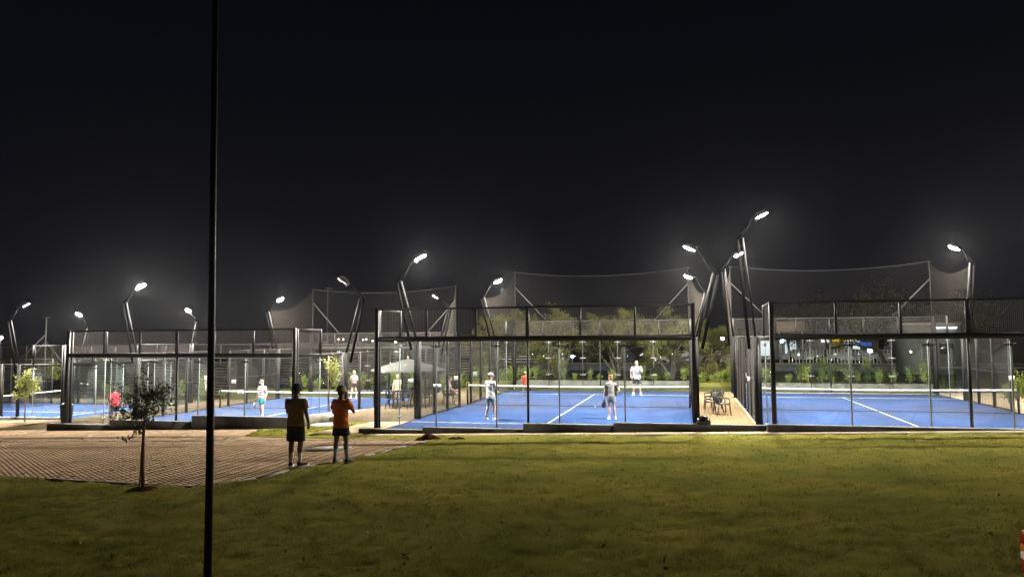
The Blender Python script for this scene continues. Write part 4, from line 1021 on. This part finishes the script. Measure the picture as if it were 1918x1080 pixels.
def racket(label, p, d, nrm, m, mark=None):
    d = unit(d); n = unit(np.asarray(nrm, float) - d * (np.asarray(nrm, float) @ d)); x = np.cross(d, n)
    Mx = Matrix(((x[0], d[0], n[0], p[0]), (x[1], d[1], n[1], p[1]), (x[2], d[2], n[2], p[2]), (0, 0, 0, 1)))
    t = thing('padel_racket', label, 'racket', p); t.matrix_world = Mx
    h = MB(); h.tube([(0, -.06, 0), (0, .10, 0)], .016, 8); h.build('handle', M['rubber'], t)
    a = np.linspace(0, 2 * PI, 25)[:-1]; k = .5 + .5 * np.sin(a)
    o = [(.118 * math.cos(q) * (.82 + .18 * kk), .24 + .125 * math.sin(q)) for q, kk in zip(a, k)]
    f = MB(); f.prism(o, -.019, .019); f.prism([(-.05, .14), (-.02, .09), (.02, .09), (.05, .14)], -.016, .016); f.build('head', m, t)
    if mark: q = MB(); q.bbox((-.02, .20, .019), (.012, .30, .022)); q.bbox((-.02, .20, -.022), (.012, .30, -.019)); q.build('mark', mark, t)
    return t

SKIN = {k: mat('skin_' + k, c, .55, 0, .08, 9) for k, c in (('fair', (.56, .36, .27)), ('tan', (.42, .26, .18)), ('dark', (.15, .085, .055)))}
HAIR = {k: mat('hair_' + k, c, .6, 0, .3, 60) for k, c in (('brown', (.10, .05, .022)), ('dark', (.018, .013, .010)), ('ginger', (.23, .09, .03)), ('blond', (.5, .36, .18)))}

def person(label, loc, rz, H, skin, shirt, shorts, arms, legs=None, hair='dark', hat=None, hatm=None, socks=None, shoes=None, sleeve=.55, head=(0, 0), hem=.84, short_len=.55, lean=(0, 0), slim=1.0, group=None, vox=.0105, shirt_tight=0.0, rack=None, sit=False, lower=None, shirt2=None):
    """faces local +Y. arms: {side: (elbow, wrist, hand direction, palm, curl)}"""
    s = H / 1.75; t = thing('person', label, 'person', loc, rz, group)
    lx_, ly_ = lean
    def B(p):                                               # torso lean grows with height over the hips
        p = np.array(p, float); k = max(0.0, (p[2] - .92)) ; return np.array([p[0] + lx_ * k, p[1] + ly_ * k, p[2]]) * s
    def TR(mb, rings):
        q = []
        for (x, y, z, rx, ry) in rings: c = B((x, y, z)); q.append((c[0], c[1], c[2], rx * s, ry * s))
        mb.loft(q, 20)
    legs = legs or {-1: ((-.115, .02, .50), (-.125, -.02, .085), -.2), 1: ((.115, .02, .50), (.13, .0, .085), .2)}
    b = MB(); w = slim
    TR(b, [(0, 0, .80, .10 * w, .09), (0, -.01, .88, .158 * w, .115), (0, -.005, .95, .165 * w, .112), (0, 0, 1.06, .145 * w, .10), (0, 0, 1.16, .148 * w, .102), (0, .005, 1.28, .165 * w, .112), (0, .0, 1.37, .172 * w, .105), (0, -.01, 1.425, .14 * w, .08), (0, -.012, 1.46, .07, .062), (0, 0, 1.53, .055, .058), (0, .01, 1.58, .052, .056)])
    # head
    hc = B((0, .018, 1.645)); HM = np.array(Matrix.Rotation(head[0], 3, 'Z') @ Matrix.Rotation(head[1], 3, 'X'))
    hp = lambda x, y, z: hc + HM @ (np.array([x, y, z]) * s)
    b.ball(hc, (.075 * s, .094 * s, .112 * s), 16, 12, M=HM); b.ball(hp(0, .035, -.062), (.056 * s, .060 * s, .055 * s), 12, 8, M=HM)
    b.tube([hp(0, .088, .025), hp(0, .108, -.018), hp(0, .094, -.028)], np.array([.009, .015, .012]) * s, 7)
    b.ball(hp(0, .088, -.058), (.024 * s, .012 * s, .010 * s), 8, 6, M=HM)
    for e_ in (-1, 1):
        b.ball(hp(e_ * .078, -.005, -.005), (.011 * s, .022 * s, .032 * s), 8, 6, M=HM); b.ball(hp(e_ * .033, .080, .030), (.022 * s, .012 * s, .008 * s), 8, 6, M=HM)
    # legs
    for sd, (kn, an, fy) in legs.items():
        hip = B((sd * .088 * w, 0, .90)); kn = np.array(kn) * s; an = np.array(an) * s; dk = unit(an - kn)
        fd = np.array([math.sin(fy), math.cos(fy), 0]); back = -fd
        b.tube([hip, hip * .55 + kn * .45, kn, kn + (an - kn) * .28 + back * .014 * s, kn + (an - kn) * .6 + back * .006 * s, an], np.array([.092, .076, .056, .058, .045, .036]) * s * (.9 + .1 * w), 12)
        b.tube([an + back * .035 * s - np.array([0, 0, .03]) * s, an + fd * .05 * s - np.array([0, 0, .035]) * s, an + fd * .15 * s - np.array([0, 0, .055]) * s], np.array([.034, .037, .028]) * s, 10)
    # arms
    for sd, (el, wr, hd, pm, cu) in arms.items():
        sh = B((sd * .172 * w, -.005, 1.395)); el = B(el); wr = B(wr)
        b.ball(sh, .058 * s, 10, 8)
        b.tube([sh, sh * .55 + el * .45, el, el + (wr - el) * .3, wr], np.array([.053, .047, .039, .040, .027]) * s * (.92 + .08 * w), 12)
        hand(b, wr, hd, pm, s, sd, cu)
    remesh(b, 'body', SKIN[skin], t, vox * s, 2)
    # face details
    eye = MB(); 
    for e_ in (-1, 1): eye.ball(hp(e_ * .032, .084, .014), .0085 * s, 8, 6)
    eye.build('eyes', HAIR['dark'], t)
    mo = MB(); mo.ball(hp(0, .0965, -.058), (.022 * s, .004 * s, .0035 * s), 8, 6, M=HM); mo.build('mouth', mat('lip', (.25, .09, .07), .6), t)
    # clothes
    if shirt is not None:
        c = MB(); g = .018 - shirt_tight
        TR(c, [(0, -.01, hem, .175 * w + g, .128 + g), (0, -.008, .95, .172 * w + g, .124 + g), (0, -.004, 1.06, .160 * w + g, .112 + g), (0, 0, 1.18, .162 * w + g, .112 + g), (0, .004, 1.29, .172 * w + g, .116 + g), (0, 0, 1.375, .176 * w + g * .8, .110 + g * .8), (0, -.012, 1.435, .142 * w + g * .6, .086 + g * .6), (0, -.012, 1.475, .078, .070)])
        for sd, (el, wr, *_r2) in arms.items():
            sh = B((sd * .165 * w, -.005, 1.39)); e2 = B(el); w2 = B(wr)
            c.ball(sh, (.062 + g) * s, 10, 8)
            if sleeve > 0:
                pts = [sh, sh + (e2 - sh) * min(sleeve, 1) * .5, sh + (e2 - sh) * min(sleeve, 1)]; rr = [.060 + g, .060 + g, .062 + g]
                if sleeve > 1: pts.append(e2 + (w2 - e2) * (sleeve - 1)); rr = [.058 + g, .054 + g, .048 + g * .8, .036 + g * .6]
                c.tube(pts, np.array(rr) * s, 12)
        so_ = remesh(c, 'shirt', shirt, t, vox * 1.15 * s, 2, .016 * s, int(H * 100))
        if shirt2 is not None:
            c = MB()
            for sd, (el, wr, *_r2) in arms.items():
                sh = B((sd * .168 * w, -.005, 1.385)); e2 = B(el); c.tube([sh + (e2 - sh) * .12, sh + (e2 - sh) * (sleeve + .03)], np.array([.064 + g, .067 + g]) * s, 12)
                c.tube([B((sd * .158 * w, -.02, .93)), B((sd * .158 * w, -.01, 1.32))], (.052 + g) * s, 12, sq=1.6)
            remesh(c, 'shirt_side_panel', shirt2, t, vox * 1.15 * s, 2)
    if shorts is not None:
        c = MB(); TR(c, [(0, -.01, .80, .150 * w, .125), (0, -.01, .88, .180 * w, .134), (0, -.005, .96, .172 * w, .124), (0, 0, 1.01, .162 * w, .114)])
        for sd, (kn, an, fy) in legs.items():
            hip = B((sd * .088 * w, 0, .90)); kn = np.array(kn) * s; e_ = hip + (kn - hip) * short_len
            c.tube([hip, (hip + e_) / 2, e_], np.array([.108, .106, .108]) * s * (.9 + .1 * w), 14)
        remesh(c, 'shorts', shorts, t, vox * 1.2 * s, 2, .012 * s, 3)
    for sd, (kn, an, fy) in legs.items():
        kn = np.array(kn) * s; an = np.array(an) * s; fd = np.array([math.sin(fy), math.cos(fy), 0]); up_ = unit(kn - an)
        if socks is not None:
            sm, sl = socks; c = MB(); c.tube([an - up_ * .03 * s, an + up_ * .08 * s, an + up_ * sl * .6 * s - fd * .006 * s, an + up_ * sl * s - fd * .010 * s], np.array([.043, .042, .047, .056 if sl > .2 else .048]) * s, 12); c.build('sock', sm, t, smooth=True)
        if shoes is not None:
            c = MB(); z0 = an[2] - .085 * s
            c.tube([an - fd * .055 * s + np.array([0, 0, -.035]) * s, an + fd * .01 * s - np.array([0, 0, .028]) * s, an + fd * .10 * s - np.array([0, 0, .045]) * s, an + fd * .185 * s - np.array([0, 0, .058]) * s], np.array([.040, .050, .046, .032]) * s, 12)
            c.tube([an - fd * .02 * s, an - fd * .015 * s + np.array([0, 0, .02]) * s], .043 * s, 10); sh_ = remesh(c, 'shoe', shoes[0], t, .011 * s, 2)
            sl_ = MB(); x_ = np.array([fd[1], -fd[0], 0]); pp = [an + fd * a_ * s + x_ * b_ * s for a_, b_ in ((-.092, -.022), (-.092, .022), (-.03, .042), (.08, .050), (.17, .042), (.215, .0), (.17, -.042), (.08, -.050), (.0, -.042))]
            sl_.prism([(q[0], q[1]) for q in pp][::-1], z0, z0 + .028 * s); sl_.build('sole', shoes[1], sh_)
    # hair and hats
    if hair:
        c = MB(); HMx = HM
        c.ball(hp(0, -.014, .022), (.082 * s, .096 * s, .108 * s), 18, 12, M=HMx); c.ball(hp(0, -.045, -.03), (.070 * s, .060 * s, .070 * s), 14, 10, M=HMx)
        if hat == 'longcap': c.ball(hp(0, -.075, -.07), (.070 * s, .045 * s, .065 * s), 12, 8, M=HMx)
        if hat == 'mop': [c.ball(hp(.05 * math.cos(q), -.005 + .055 * math.sin(q), .095), .038 * s, 8, 6) for q in np.linspace(0, 5.5, 7)]
        if hat == 'bun': c.ball(hp(0, -.06, .10), .042 * s, 10, 8)
        remesh(c, 'hair', HAIR[hair], t, .012 * s, 1, .018 * s, 9)
    if hat in ('cap', 'longcap'):
        c = MB(); R4 = Matrix(HM.tolist()).to_4x4(); R4.translation = Vector(hc)
        sc_ = lambda rows: [(a * s, b_ * s, z * s, r1 * s, r2 * s) for a, b_, z, r1, r2 in rows]
        c.loft(sc_([(0, -.006, .03, .092, .106), (0, -.006, .075, .088, .101), (0, -.006, .112, .062, .072), (0, -.006, .128, .02, .024)]), 18, M=R4); co_ = c.build('cap', hatm, t, smooth=True)
        vz = MB(); pts = [(.085 * math.cos(q), .075 + .10 * math.sin(q), .036 - .02 * math.sin(q)) for q in np.linspace(0, PI, 12)]
        v = [hp(*p) for p in pts] + [hp(p[0], p[1], p[2] - .010) for p in pts]; k = len(pts)
        vz.add(np.array(v), [tuple(range(k)), tuple(range(2 * k - 1, k - 1, -1))] + [(i, k + i, k + (i + 1) % k, (i + 1) % k) for i in range(k)]); vz.build('peak', hatm, co_)
    if hat in ('bucket', 'wide'):
        c = MB(); R4 = Matrix(HM.tolist()).to_4x4(); R4.translation = Vector(hc)
        br = .122 if hat == 'bucket' else .165
        rows = [(0, -.008, -.012, br, br * 1.1), (0, -.008, -.004, br, br * 1.1), (0, -.008, .035, .100, .116), (0, -.008, .105, .092, .106), (0, -.008, .135, .07, .08), (0, -.008, .145, .02, .02)]
        c.loft([(a * s, b_ * s, z * s, r1 * s, r2 * s) for a, b_, z, r1, r2 in rows], 22, M=R4); ho = c.build('hat', hatm, t, smooth=True)
        st_ = MB(); st_.tube([hp(.085, .02, -.01), hp(.088, .035, -.07), hp(.05, .06, -.135)], .004 * s, 5); st_.build('chin_strap', M['rubber'], ho)
    return t, B, s

def world(t, p): return t.matrix_basis @ Vector(p)
tdown = lambda sd, out=.27, fwd=.03: ((sd * .245, -.01, 1.13), (sd * out, fwd + .02, .90), (sd * .05, .08, -1), (-sd, .15, 0), .45)

# two men watching from the plaza edge
p = at_g(553, 874); HA = 1.74
tA, BA, sA = person('man in mustard shirt, black hat and dark shorts watching from plaza edge', (p[0], p[1], p[2] + .005), .10, HA, 'dark', cloth('mustard_shirt', (.28, .165, .026)), cloth('black_shorts', (.014, .014, .016)),
    {-1: ((-.225, .07, 1.15), (-.06, .235, 1.10), (.8, .25, .25), (0, -1, 0), .9), 1: ((.262, -.06, 1.14), (.285, .02, .905), (.05, .15, -1), (-1, .1, 0), .5)},
    legs={-1: ((-.10, .02, .49), (-.095, -.02, .085), -.25), 1: ((.10, .035, .49), (.085, .03, .085), .75)}, hair='dark', hat='bucket', hatm=cloth('black_hat', (.012, .012, .013)), socks=(M['sock'], .22), shoes=(cloth('maroon_shoe', (.045, .015, .018)), M['paper']), sleeve=.62, head=(-.25, -.12), short_len=.86, hem=.88, slim=1.04, vox=.0095, lean=(0, .02))
p = at_g(638, 867)
tB, BB, sB = person('man in orange shirt and khaki bucket hat holding hand to face', (p[0], p[1], p[2] + .005), -.08, 1.67, 'dark', cloth('orange_shirt', (.62, .15, .02)), cloth('black_shorts', (.014, .013, .015)),
    {-1: ((-.235, .06, 1.14), (-.12, .22, 1.0), (.8, .2, -.1), (0, -.8, .5), .6), 1: ((.265, .13, 1.16), (.13, .20, 1.38), (-.45, -.15, .8), (-.6, -.6, 0), .7)},
    legs={-1: ((-.125, .02, .49), (-.150, -.01, .085), -.3), 1: ((.13, .02, .49), (.165, .01, .085), .3)}, hair='dark', hat='wide', hatm=cloth('khaki_hat', (.30, .25, .16)), socks=(M['greysock'], .24), shoes=(cloth('dark_shoe', (.03, .028, .026)), M['concdark']), sleeve=.58, head=(-.3, -.05), short_len=.66, hem=.82, vox=.0095)
# pale print on the back of the orange shirt: a thin bar of small lettering
sh = [c for c in tB.children if c.name.startswith('shirt')][0]
bv = BVHTree.FromPolygons([v.co for v in sh.data.vertices], [tuple(q.vertices) for q in sh.data.polygons])
pr = MB()
def decal(mbd, x0, x1, z0, z1, n=3):
    pts = []
    for z in (z0, z1):
        for k in range(n + 1):
            x = x0 + (x1 - x0) * k / n; h = bv.ray_cast(Vector((x, -.6, z)), Vector((0, 1, 0))); pts.append((x, (h[0].y if h[0] else -.14) - .004, z))
    mbd.add(pts, [(k, k + 1, n + 2 + k, n + 1 + k) for k in range(n)])
x = -.095
while x < .095:
    w = random.uniform(.009, .016); decal(pr, x, x + w, 1.205, 1.205 + random.choice((.018, .024)), 1); x += w + random.choice((.005, .006, .014))
x = -.03
while x < .03: w = .008; decal(pr, x, x + w, 1.25, 1.266, 1); x += .012
pr.build('shirt_print', mat('pale_print', (.42, .36, .22), .8), sh)
sh = [c for c in tA.children if c.name.startswith('shirt')][0]
bv = BVHTree.FromPolygons([v.co for v in sh.data.vertices], [tuple(q.vertices) for q in sh.data.polygons])
pr = MB()
for (a, b_, c_, d_) in ((-.13, -.07, 1.30, 1.32), (-.10, -.02, 1.265, 1.28), (.06, .09, 1.08, 1.10), (.05, .10, 1.03, 1.045)): decal(pr, a, b_, c_, d_, 2)
pr.build('shirt_print', mat('pale_print_worn', (.36, .27, .12), .8), sh)

# players
white_t = cloth('white_tee', (.60, .59, .57), .04); wshoe = (cloth('white_shoe', (.7, .7, .68)), M['paper'])
p = at_z(919, 786, 0)
person('player in white cap, white sleeveless top and grey shorts seen from behind', (p[0], p[1], 0), -.35, 1.72, 'fair', white_t, cloth('grey_green_shorts', (.20, .26, .25)),
    {-1: ((-.26, .05, 1.15), (-.12, .22, 1.04), (.8, .4, 0), (0, 0, 1), .7), 1: ((.255, .02, 1.15), (.17, .24, 1.02), (-.3, .9, 0), (-.5, 0, .6), .9)},
    legs={-1: ((-.145, .06, .50), (-.205, -.03, .085), -.2), 1: ((.12, .07, .50), (.15, .02, .085), .1)}, hair='brown', hat='longcap', hatm=cloth('white_cap', (.72, .70, .68)), socks=(M['sock'], .12), shoes=wshoe, sleeve=.0, head=(-1.0, -.05), short_len=.52, hem=.80, slim=.95)
p = at_z(1145, 785, 0)
tC, BC, sC = person('boy in grey and black shirt with left hand on hip, racket hanging', (p[0], p[1], 0), .20, 1.62, 'fair', cloth('grey_sport_shirt', (.23, .23, .23)), cloth('grey_shorts', (.22, .24, .27)),
    {1: ((.345, -.03, 1.14), (.175, -.02, .99), (-.5, .7, -.3), (-1, 0, 0), .5), -1: ((-.235, .0, 1.14), (-.265, .05, .91), (0, .1, -1), (1, 0, 0), .95)},
    legs={-1: ((-.085, .02, .50), (-.075, -.01, .085), -.2), 1: ((.11, .02, .50), (.16, .03, .085), .25)}, hair='ginger', hat='mop', socks=(M['sock'], .06), shoes=wshoe, sleeve=.55, head=(.75, -.05), short_len=.55, hem=.90, slim=.86, shirt2=cloth('black_side_panel', (.02, .02, .022)))
racket('dark padel racket hanging from the boy in grey shirt', world(tC, BC((-.265, .065, .85))), Vector(tC.matrix_basis.to_3x3() @ Vector((-.1, .05, -1))), Vector(tC.matrix_basis.to_3x3() @ Vector((.6, -.8, 0))), mat('dark_grey_racket', (.06, .06, .07), .35))
p = at_z(1193, 740, 0)
person('heavy bald man in white tee and dark grey shorts facing the net', (p[0], p[1], 0), PI + .08, 1.80, 'fair', white_t, cloth('charcoal_shorts', (.06, .06, .065)),
    {-1: ((-.27, .05, 1.14), (-.09, .23, 1.40), (.35, .1, .9), (.4, -.9, .2), .6), 1: ((.28, -.02, 1.14), (.28, .09, .92), (0, .3, -1), (-1, 0, 0), .8)}, legs={-1: ((-.14, .02, .5), (-.19, 0, .085), -.3), 1: ((.13, .02, .5), (.17, 0, .085), .3)},
    hair=None, socks=(M['sock'], .10), shoes=wshoe, sleeve=.75, head=(0, -.1), short_len=.75, hem=.82, slim=1.18)
p = at_z(984, 742, 0)
tD, BD, sD = person('child in orange shirt and pale cap on far side of the middle net', (p[0], p[1], 0), .1, 1.27, 'tan', cloth('bright_orange_shirt', (.66, .125, .045)), cloth('dark_shorts', (.04, .03, .04)),
    {-1: ((-.25, .03, 1.15), (-.24, .1, .95), (0, .3, -1), (1, 0, 0), .5), 1: ((.25, .0, 1.15), (.26, .1, .93), (0, .2, -1), (-1, 0, 0), .8)}, hair='brown', hat='cap', hatm=cloth('pale_cap', (.6, .52, .48)), socks=(M['sock'], .1), shoes=(cloth('navy_shoe', (.03, .03, .06)), M['paper']), sleeve=.6, head=(-.4, 0), short_len=.7, hem=.84)
racket('dark padel racket held low by the child in orange', world(tD, BD((.26, .12, .88))), Vector((.1, .2, -1)), Vector((0, 1, .2)), mat('dark_red_racket', (.08, .03, .03), .35))
p = at_z(490, 784, -.575)
striped = mat('white_striped_tee', (.72, .70, .68), .9)
N_, L_n = striped.node_tree.nodes, striped.node_tree.links; g_ = N_.new('ShaderNodeTexCoord'); sx_ = N_.new('ShaderNodeSeparateXYZ'); m1 = N_.new('ShaderNodeMath'); m1.operation = 'MULTIPLY'; m1.inputs[1].default_value = 9.0
m2 = N_.new('ShaderNodeMath'); m2.operation = 'FRACT'; m3 = N_.new('ShaderNodeMath'); m3.operation = 'GREATER_THAN'; m3.inputs[1].default_value = .62; mx_ = N_.new('ShaderNodeMix'); mx_.data_type = 'RGBA'; mx_.inputs[6].default_value = (.58, .56, .55, 1); mx_.inputs[7].default_value = (.40, .25, .26, 1)
L_n.new(g_.outputs['Object'], sx_.inputs[0]); L_n.new(sx_.outputs['Z'], m1.inputs[0]); L_n.new(m1.outputs[0], m2.inputs[0]); L_n.new(m2.outputs[0], m3.inputs[0]); L_n.new(m3.outputs[0], mx_.inputs[0]); L_n.new(mx_.outputs[2], N_['Principled BSDF'].inputs['Base Color'])
tE, BE, sE = person('man in striped white tee and teal shorts walking with racket', (p[0], p[1], -.575), PI - .35, 1.77, 'fair', striped, cloth('teal_shorts', (.02, .36, .38)),
    {-1: ((-.27, -.03, 1.14), (-.27, .04, .91), (0, .2, -1), (1, 0, 0), .5), 1: ((.275, -.02, 1.14), (.31, .06, .90), (0, .2, -1), (-1, 0, 0), .9)}, legs={-1: ((-.085, .05, .5), (-.075, .02, .085), -.1), 1: ((.085, .03, .5), (.08, -.08, .085), .1)},
    hair='brown', hat='cap', hatm=cloth('grey_cap', (.16, .15, .14)), socks=(M['sock'], .12), shoes=wshoe, sleeve=.5, head=(.2, -.3), short_len=.5, hem=.92, slim=1.1)
racket('pale padel racket at the side of man in teal shorts', world(tE, BE((.31, .07, .84))), Vector(tE.matrix_basis.to_3x3() @ Vector((.15, .25, -1))), Vector(tE.matrix_basis.to_3x3() @ Vector((1, .4, 0))), mat('pale_racket', (.35, .38, .38), .35))
p = at_z(663, 745, -.575)
tF, BF, sF = person('woman in pale pink top and black shorts lifting a racket', (p[0], p[1], -.575), PI + .35, 1.66, 'fair', cloth('pale_pink_top', (.66, .42, .36)), cloth('black_shorts', (.018, .016, .02)),
    {-1: ((-.24, .06, 1.14), (-.10, .22, 1.22), (.6, .3, .4), (0, 0, -1), .9), 1: ((.25, .08, 1.16), (.20, .27, 1.27), (.1, .5, .7), (-1, 0, 0), .9)}, legs={-1: ((-.10, .03, .5), (-.14, -.12, .10), -.1), 1: ((.12, .06, .5), (.19, .06, .085), .2)},
    hair='blond', hat='bun', socks=(M['sock'], .06), shoes=wshoe, sleeve=0, short_len=.38, hem=.98, slim=.86, shirt_tight=.006)
racket('dark padel racket lifted by the woman in pink', world(tF, BF((.22, .31, 1.33))), Vector(tF.matrix_basis.to_3x3() @ Vector((.35, .35, .8))), Vector(tF.matrix_basis.to_3x3() @ Vector((0, 1, -.3))), mat('black_white_racket', (.05, .05, .05), .35))
p = at_z(213, 797, -.80); pz_ = -.80
tG, BG, sG = person('man in red shirt and navy shorts walking left beyond the glass', (p[0], p[1], pz_), .95, 1.74, 'tan', cloth('red_shirt', (.60, .030, .040)), cloth('navy_shorts', (.022, .022, .04)),
    {-1: ((-.26, -.07, 1.14), (-.28, .02, .91), (0, .2, -1), (1, 0, 0), .5), 1: ((.275, .0, 1.14), (.33, .08, .92), (.1, .1, -1), (-1, 0, 0), .9)}, legs={-1: ((-.10, .12, .50), (-.11, .16, .085), 0), 1: ((.10, .0, .50), (.11, -.16, .10), 0)},
    hair='dark', socks=(M['sock'], .07), shoes=(cloth('grey_shoe', (.22, .18, .15)), M['paper']), sleeve=.62, head=(-.2, -.1), short_len=.62, hem=.88, slim=1.05)
racket('round black padel racket carried by man in red shirt', world(tG, BG((.335, .09, .86))), Vector(tG.matrix_basis.to_3x3() @ Vector((.25, -.15, -1))), Vector((.2, -1, 0)), mat('black_racket', (.012, .012, .012), .4), M['paper'])
p = at_z(720, 757, -.10)
person('person in pale top standing behind left post of middle court', (-14.9, 37.0, -.575), PI + .2, 1.70, 'fair', cloth('pale_print_top', (.58, .48, .34), .4), cloth('white_skirt', (.6, .58, .54)),
    {-1: ((-.25, .0, 1.14), (-.24, .1, .92), (0, .2, -1), (1, 0, 0), .5), 1: ((.25, .0, 1.14), (.25, .1, .92), (0, .2, -1), (-1, 0, 0), .5)}, hair='blond', socks=(M['sock'], .06), shoes=wshoe, sleeve=.6, short_len=.4, hem=.90, slim=.92)

# seated person, on the patio chair
def seated(label, loc, rz):
    t = thing('person', label, 'person', loc, rz)
    b = MB(); s = 1.0
    b.loft([(0, -.02, .43, .15, .13), (0, -.04, .53, .165, .12), (0, -.05, .66, .145, .105), (0, -.03, .80, .16, .11), (0, .0, .92, .17, .105), (0, .01, .98, .12, .08), (0, .02, 1.02, .06, .058), (0, .05, 1.12, .053, .056)], 18)
    hc = np.array((0, .075, 1.20)); b.ball(hc, (.075, .094, .112), 16, 12); b.ball(hc + (0, .035, -.062), (.056, .06, .055), 12, 8); b.tube([hc + (0, .088, .025), hc + (0, .108, -.018), hc + (0, .094, -.028)], (.009, .015, .012), 7)
    for sd in (-1, 1):
        b.ball(hc + (sd * .078, -.005, -.005), (.011, .022, .032), 8, 6)
        b.tube([(sd * .09, 0, .49), (sd * .11, .25, .52), (sd * .12, .45, .50), (sd * .12, .46, .36), (sd * .11, .42, .22), (sd * .11, .40, .09)], (.09, .078, .058, .058, .048, .036), 12)
        b.tube([(sd * .11, .37, .055), (sd * .115, .45, .05), (sd * .12, .56, .03)], (.034, .037, .028), 10)
        b.ball((sd * .17, .0, .93), .058, 10, 8); b.tube([(sd * .17, 0, .93), (sd * .23, .10, .74), (sd * .20, .24, .66), (sd * .15, .36, .63)], (.052, .042, .038, .027), 12)
        hand(b, (sd * .15, .36, .63), (-sd * .2, .9, -.1), (0, 0, -1), 1.0, sd, .4)
    remesh(b, 'body', SKIN['fair'], t, .0105, 2)
    c = MB(); c.loft([(0, -.03, .47, .185, .15), (0, -.045, .56, .182, .138), (0, -.05, .68, .168, .126), (0, -.03, .81, .178, .13), (0, 0, .93, .182, .118), (0, .01, .985, .125, .09), (0, .015, 1.01, .08, .07)], 18)
    for sd in (-1, 1): c.tube([(sd * .165, 0, .93), (sd * .21, .065, .81)], (.078, .078), 12)
    remesh(c, 'shirt', cloth('off_white_tee', (.62, .58, .52)), t, .012, 2, .014, 4)
    c = MB(); c.loft([(0, -.03, .42, .175, .16), (0, -.04, .55, .172, .13)], 18)
    for sd in (-1, 1): c.tube([(sd * .09, 0, .49), (sd * .115, .33, .515)], (.104, .09), 14)
    remesh(c, 'shorts', cloth('dark_grey_shorts', (.05, .05, .055)), t, .012, 2, .01, 5)
    c = MB(); c.ball(hc + (0, -.014, .022), (.082, .096, .108), 16, 10); remesh(c, 'hair', HAIR['brown'], t, .012, 1, .014, 2)
    for sd in (-1, 1): c = MB(); c.tube([(sd * .11, .34, .05), (sd * .112, .41, .055), (sd * .118, .50, .042), (sd * .12, .58, .028)], (.040, .05, .046, .032), 12); remesh(c, 'shoe', cloth('white_shoe', (.7, .7, .68)), t, .012, 2)
    e_ = MB(); [e_.ball(hc + (sd * .032, .084, .014), .0085, 8, 6) for sd in (-1, 1)]; e_.build('eyes', HAIR['dark'], t)
seated('seated person in off white tee on black plastic chair on the patio', (-11.05, 33.8, -.085), -1.1)

# ------------------------------------------------------------------ haze added to stand in for lens glow round the lamps
hz = MB(); hz.bbox((-95, -12, -3.6), (95, 118, 9.6)); ho = hz.build('haze', bpy.data.materials.new('glow_haze'), kind='stuff'); ho['label'] = 'thin haze added for a glow round the floodlights'
hm = ho.data.materials[0]; hm.use_nodes = True; N_ = hm.node_tree.nodes; N_.remove(N_['Principled BSDF'])
pv = N_.new('ShaderNodeVolumePrincipled'); pv.inputs['Density'].default_value = 0.00010; pv.inputs['Color'].default_value = (.88, .92, 1, 1); pv.inputs['Anisotropy'].default_value = .88
hm.node_tree.links.new(pv.outputs[0], N_['Material Output'].inputs['Volume'])
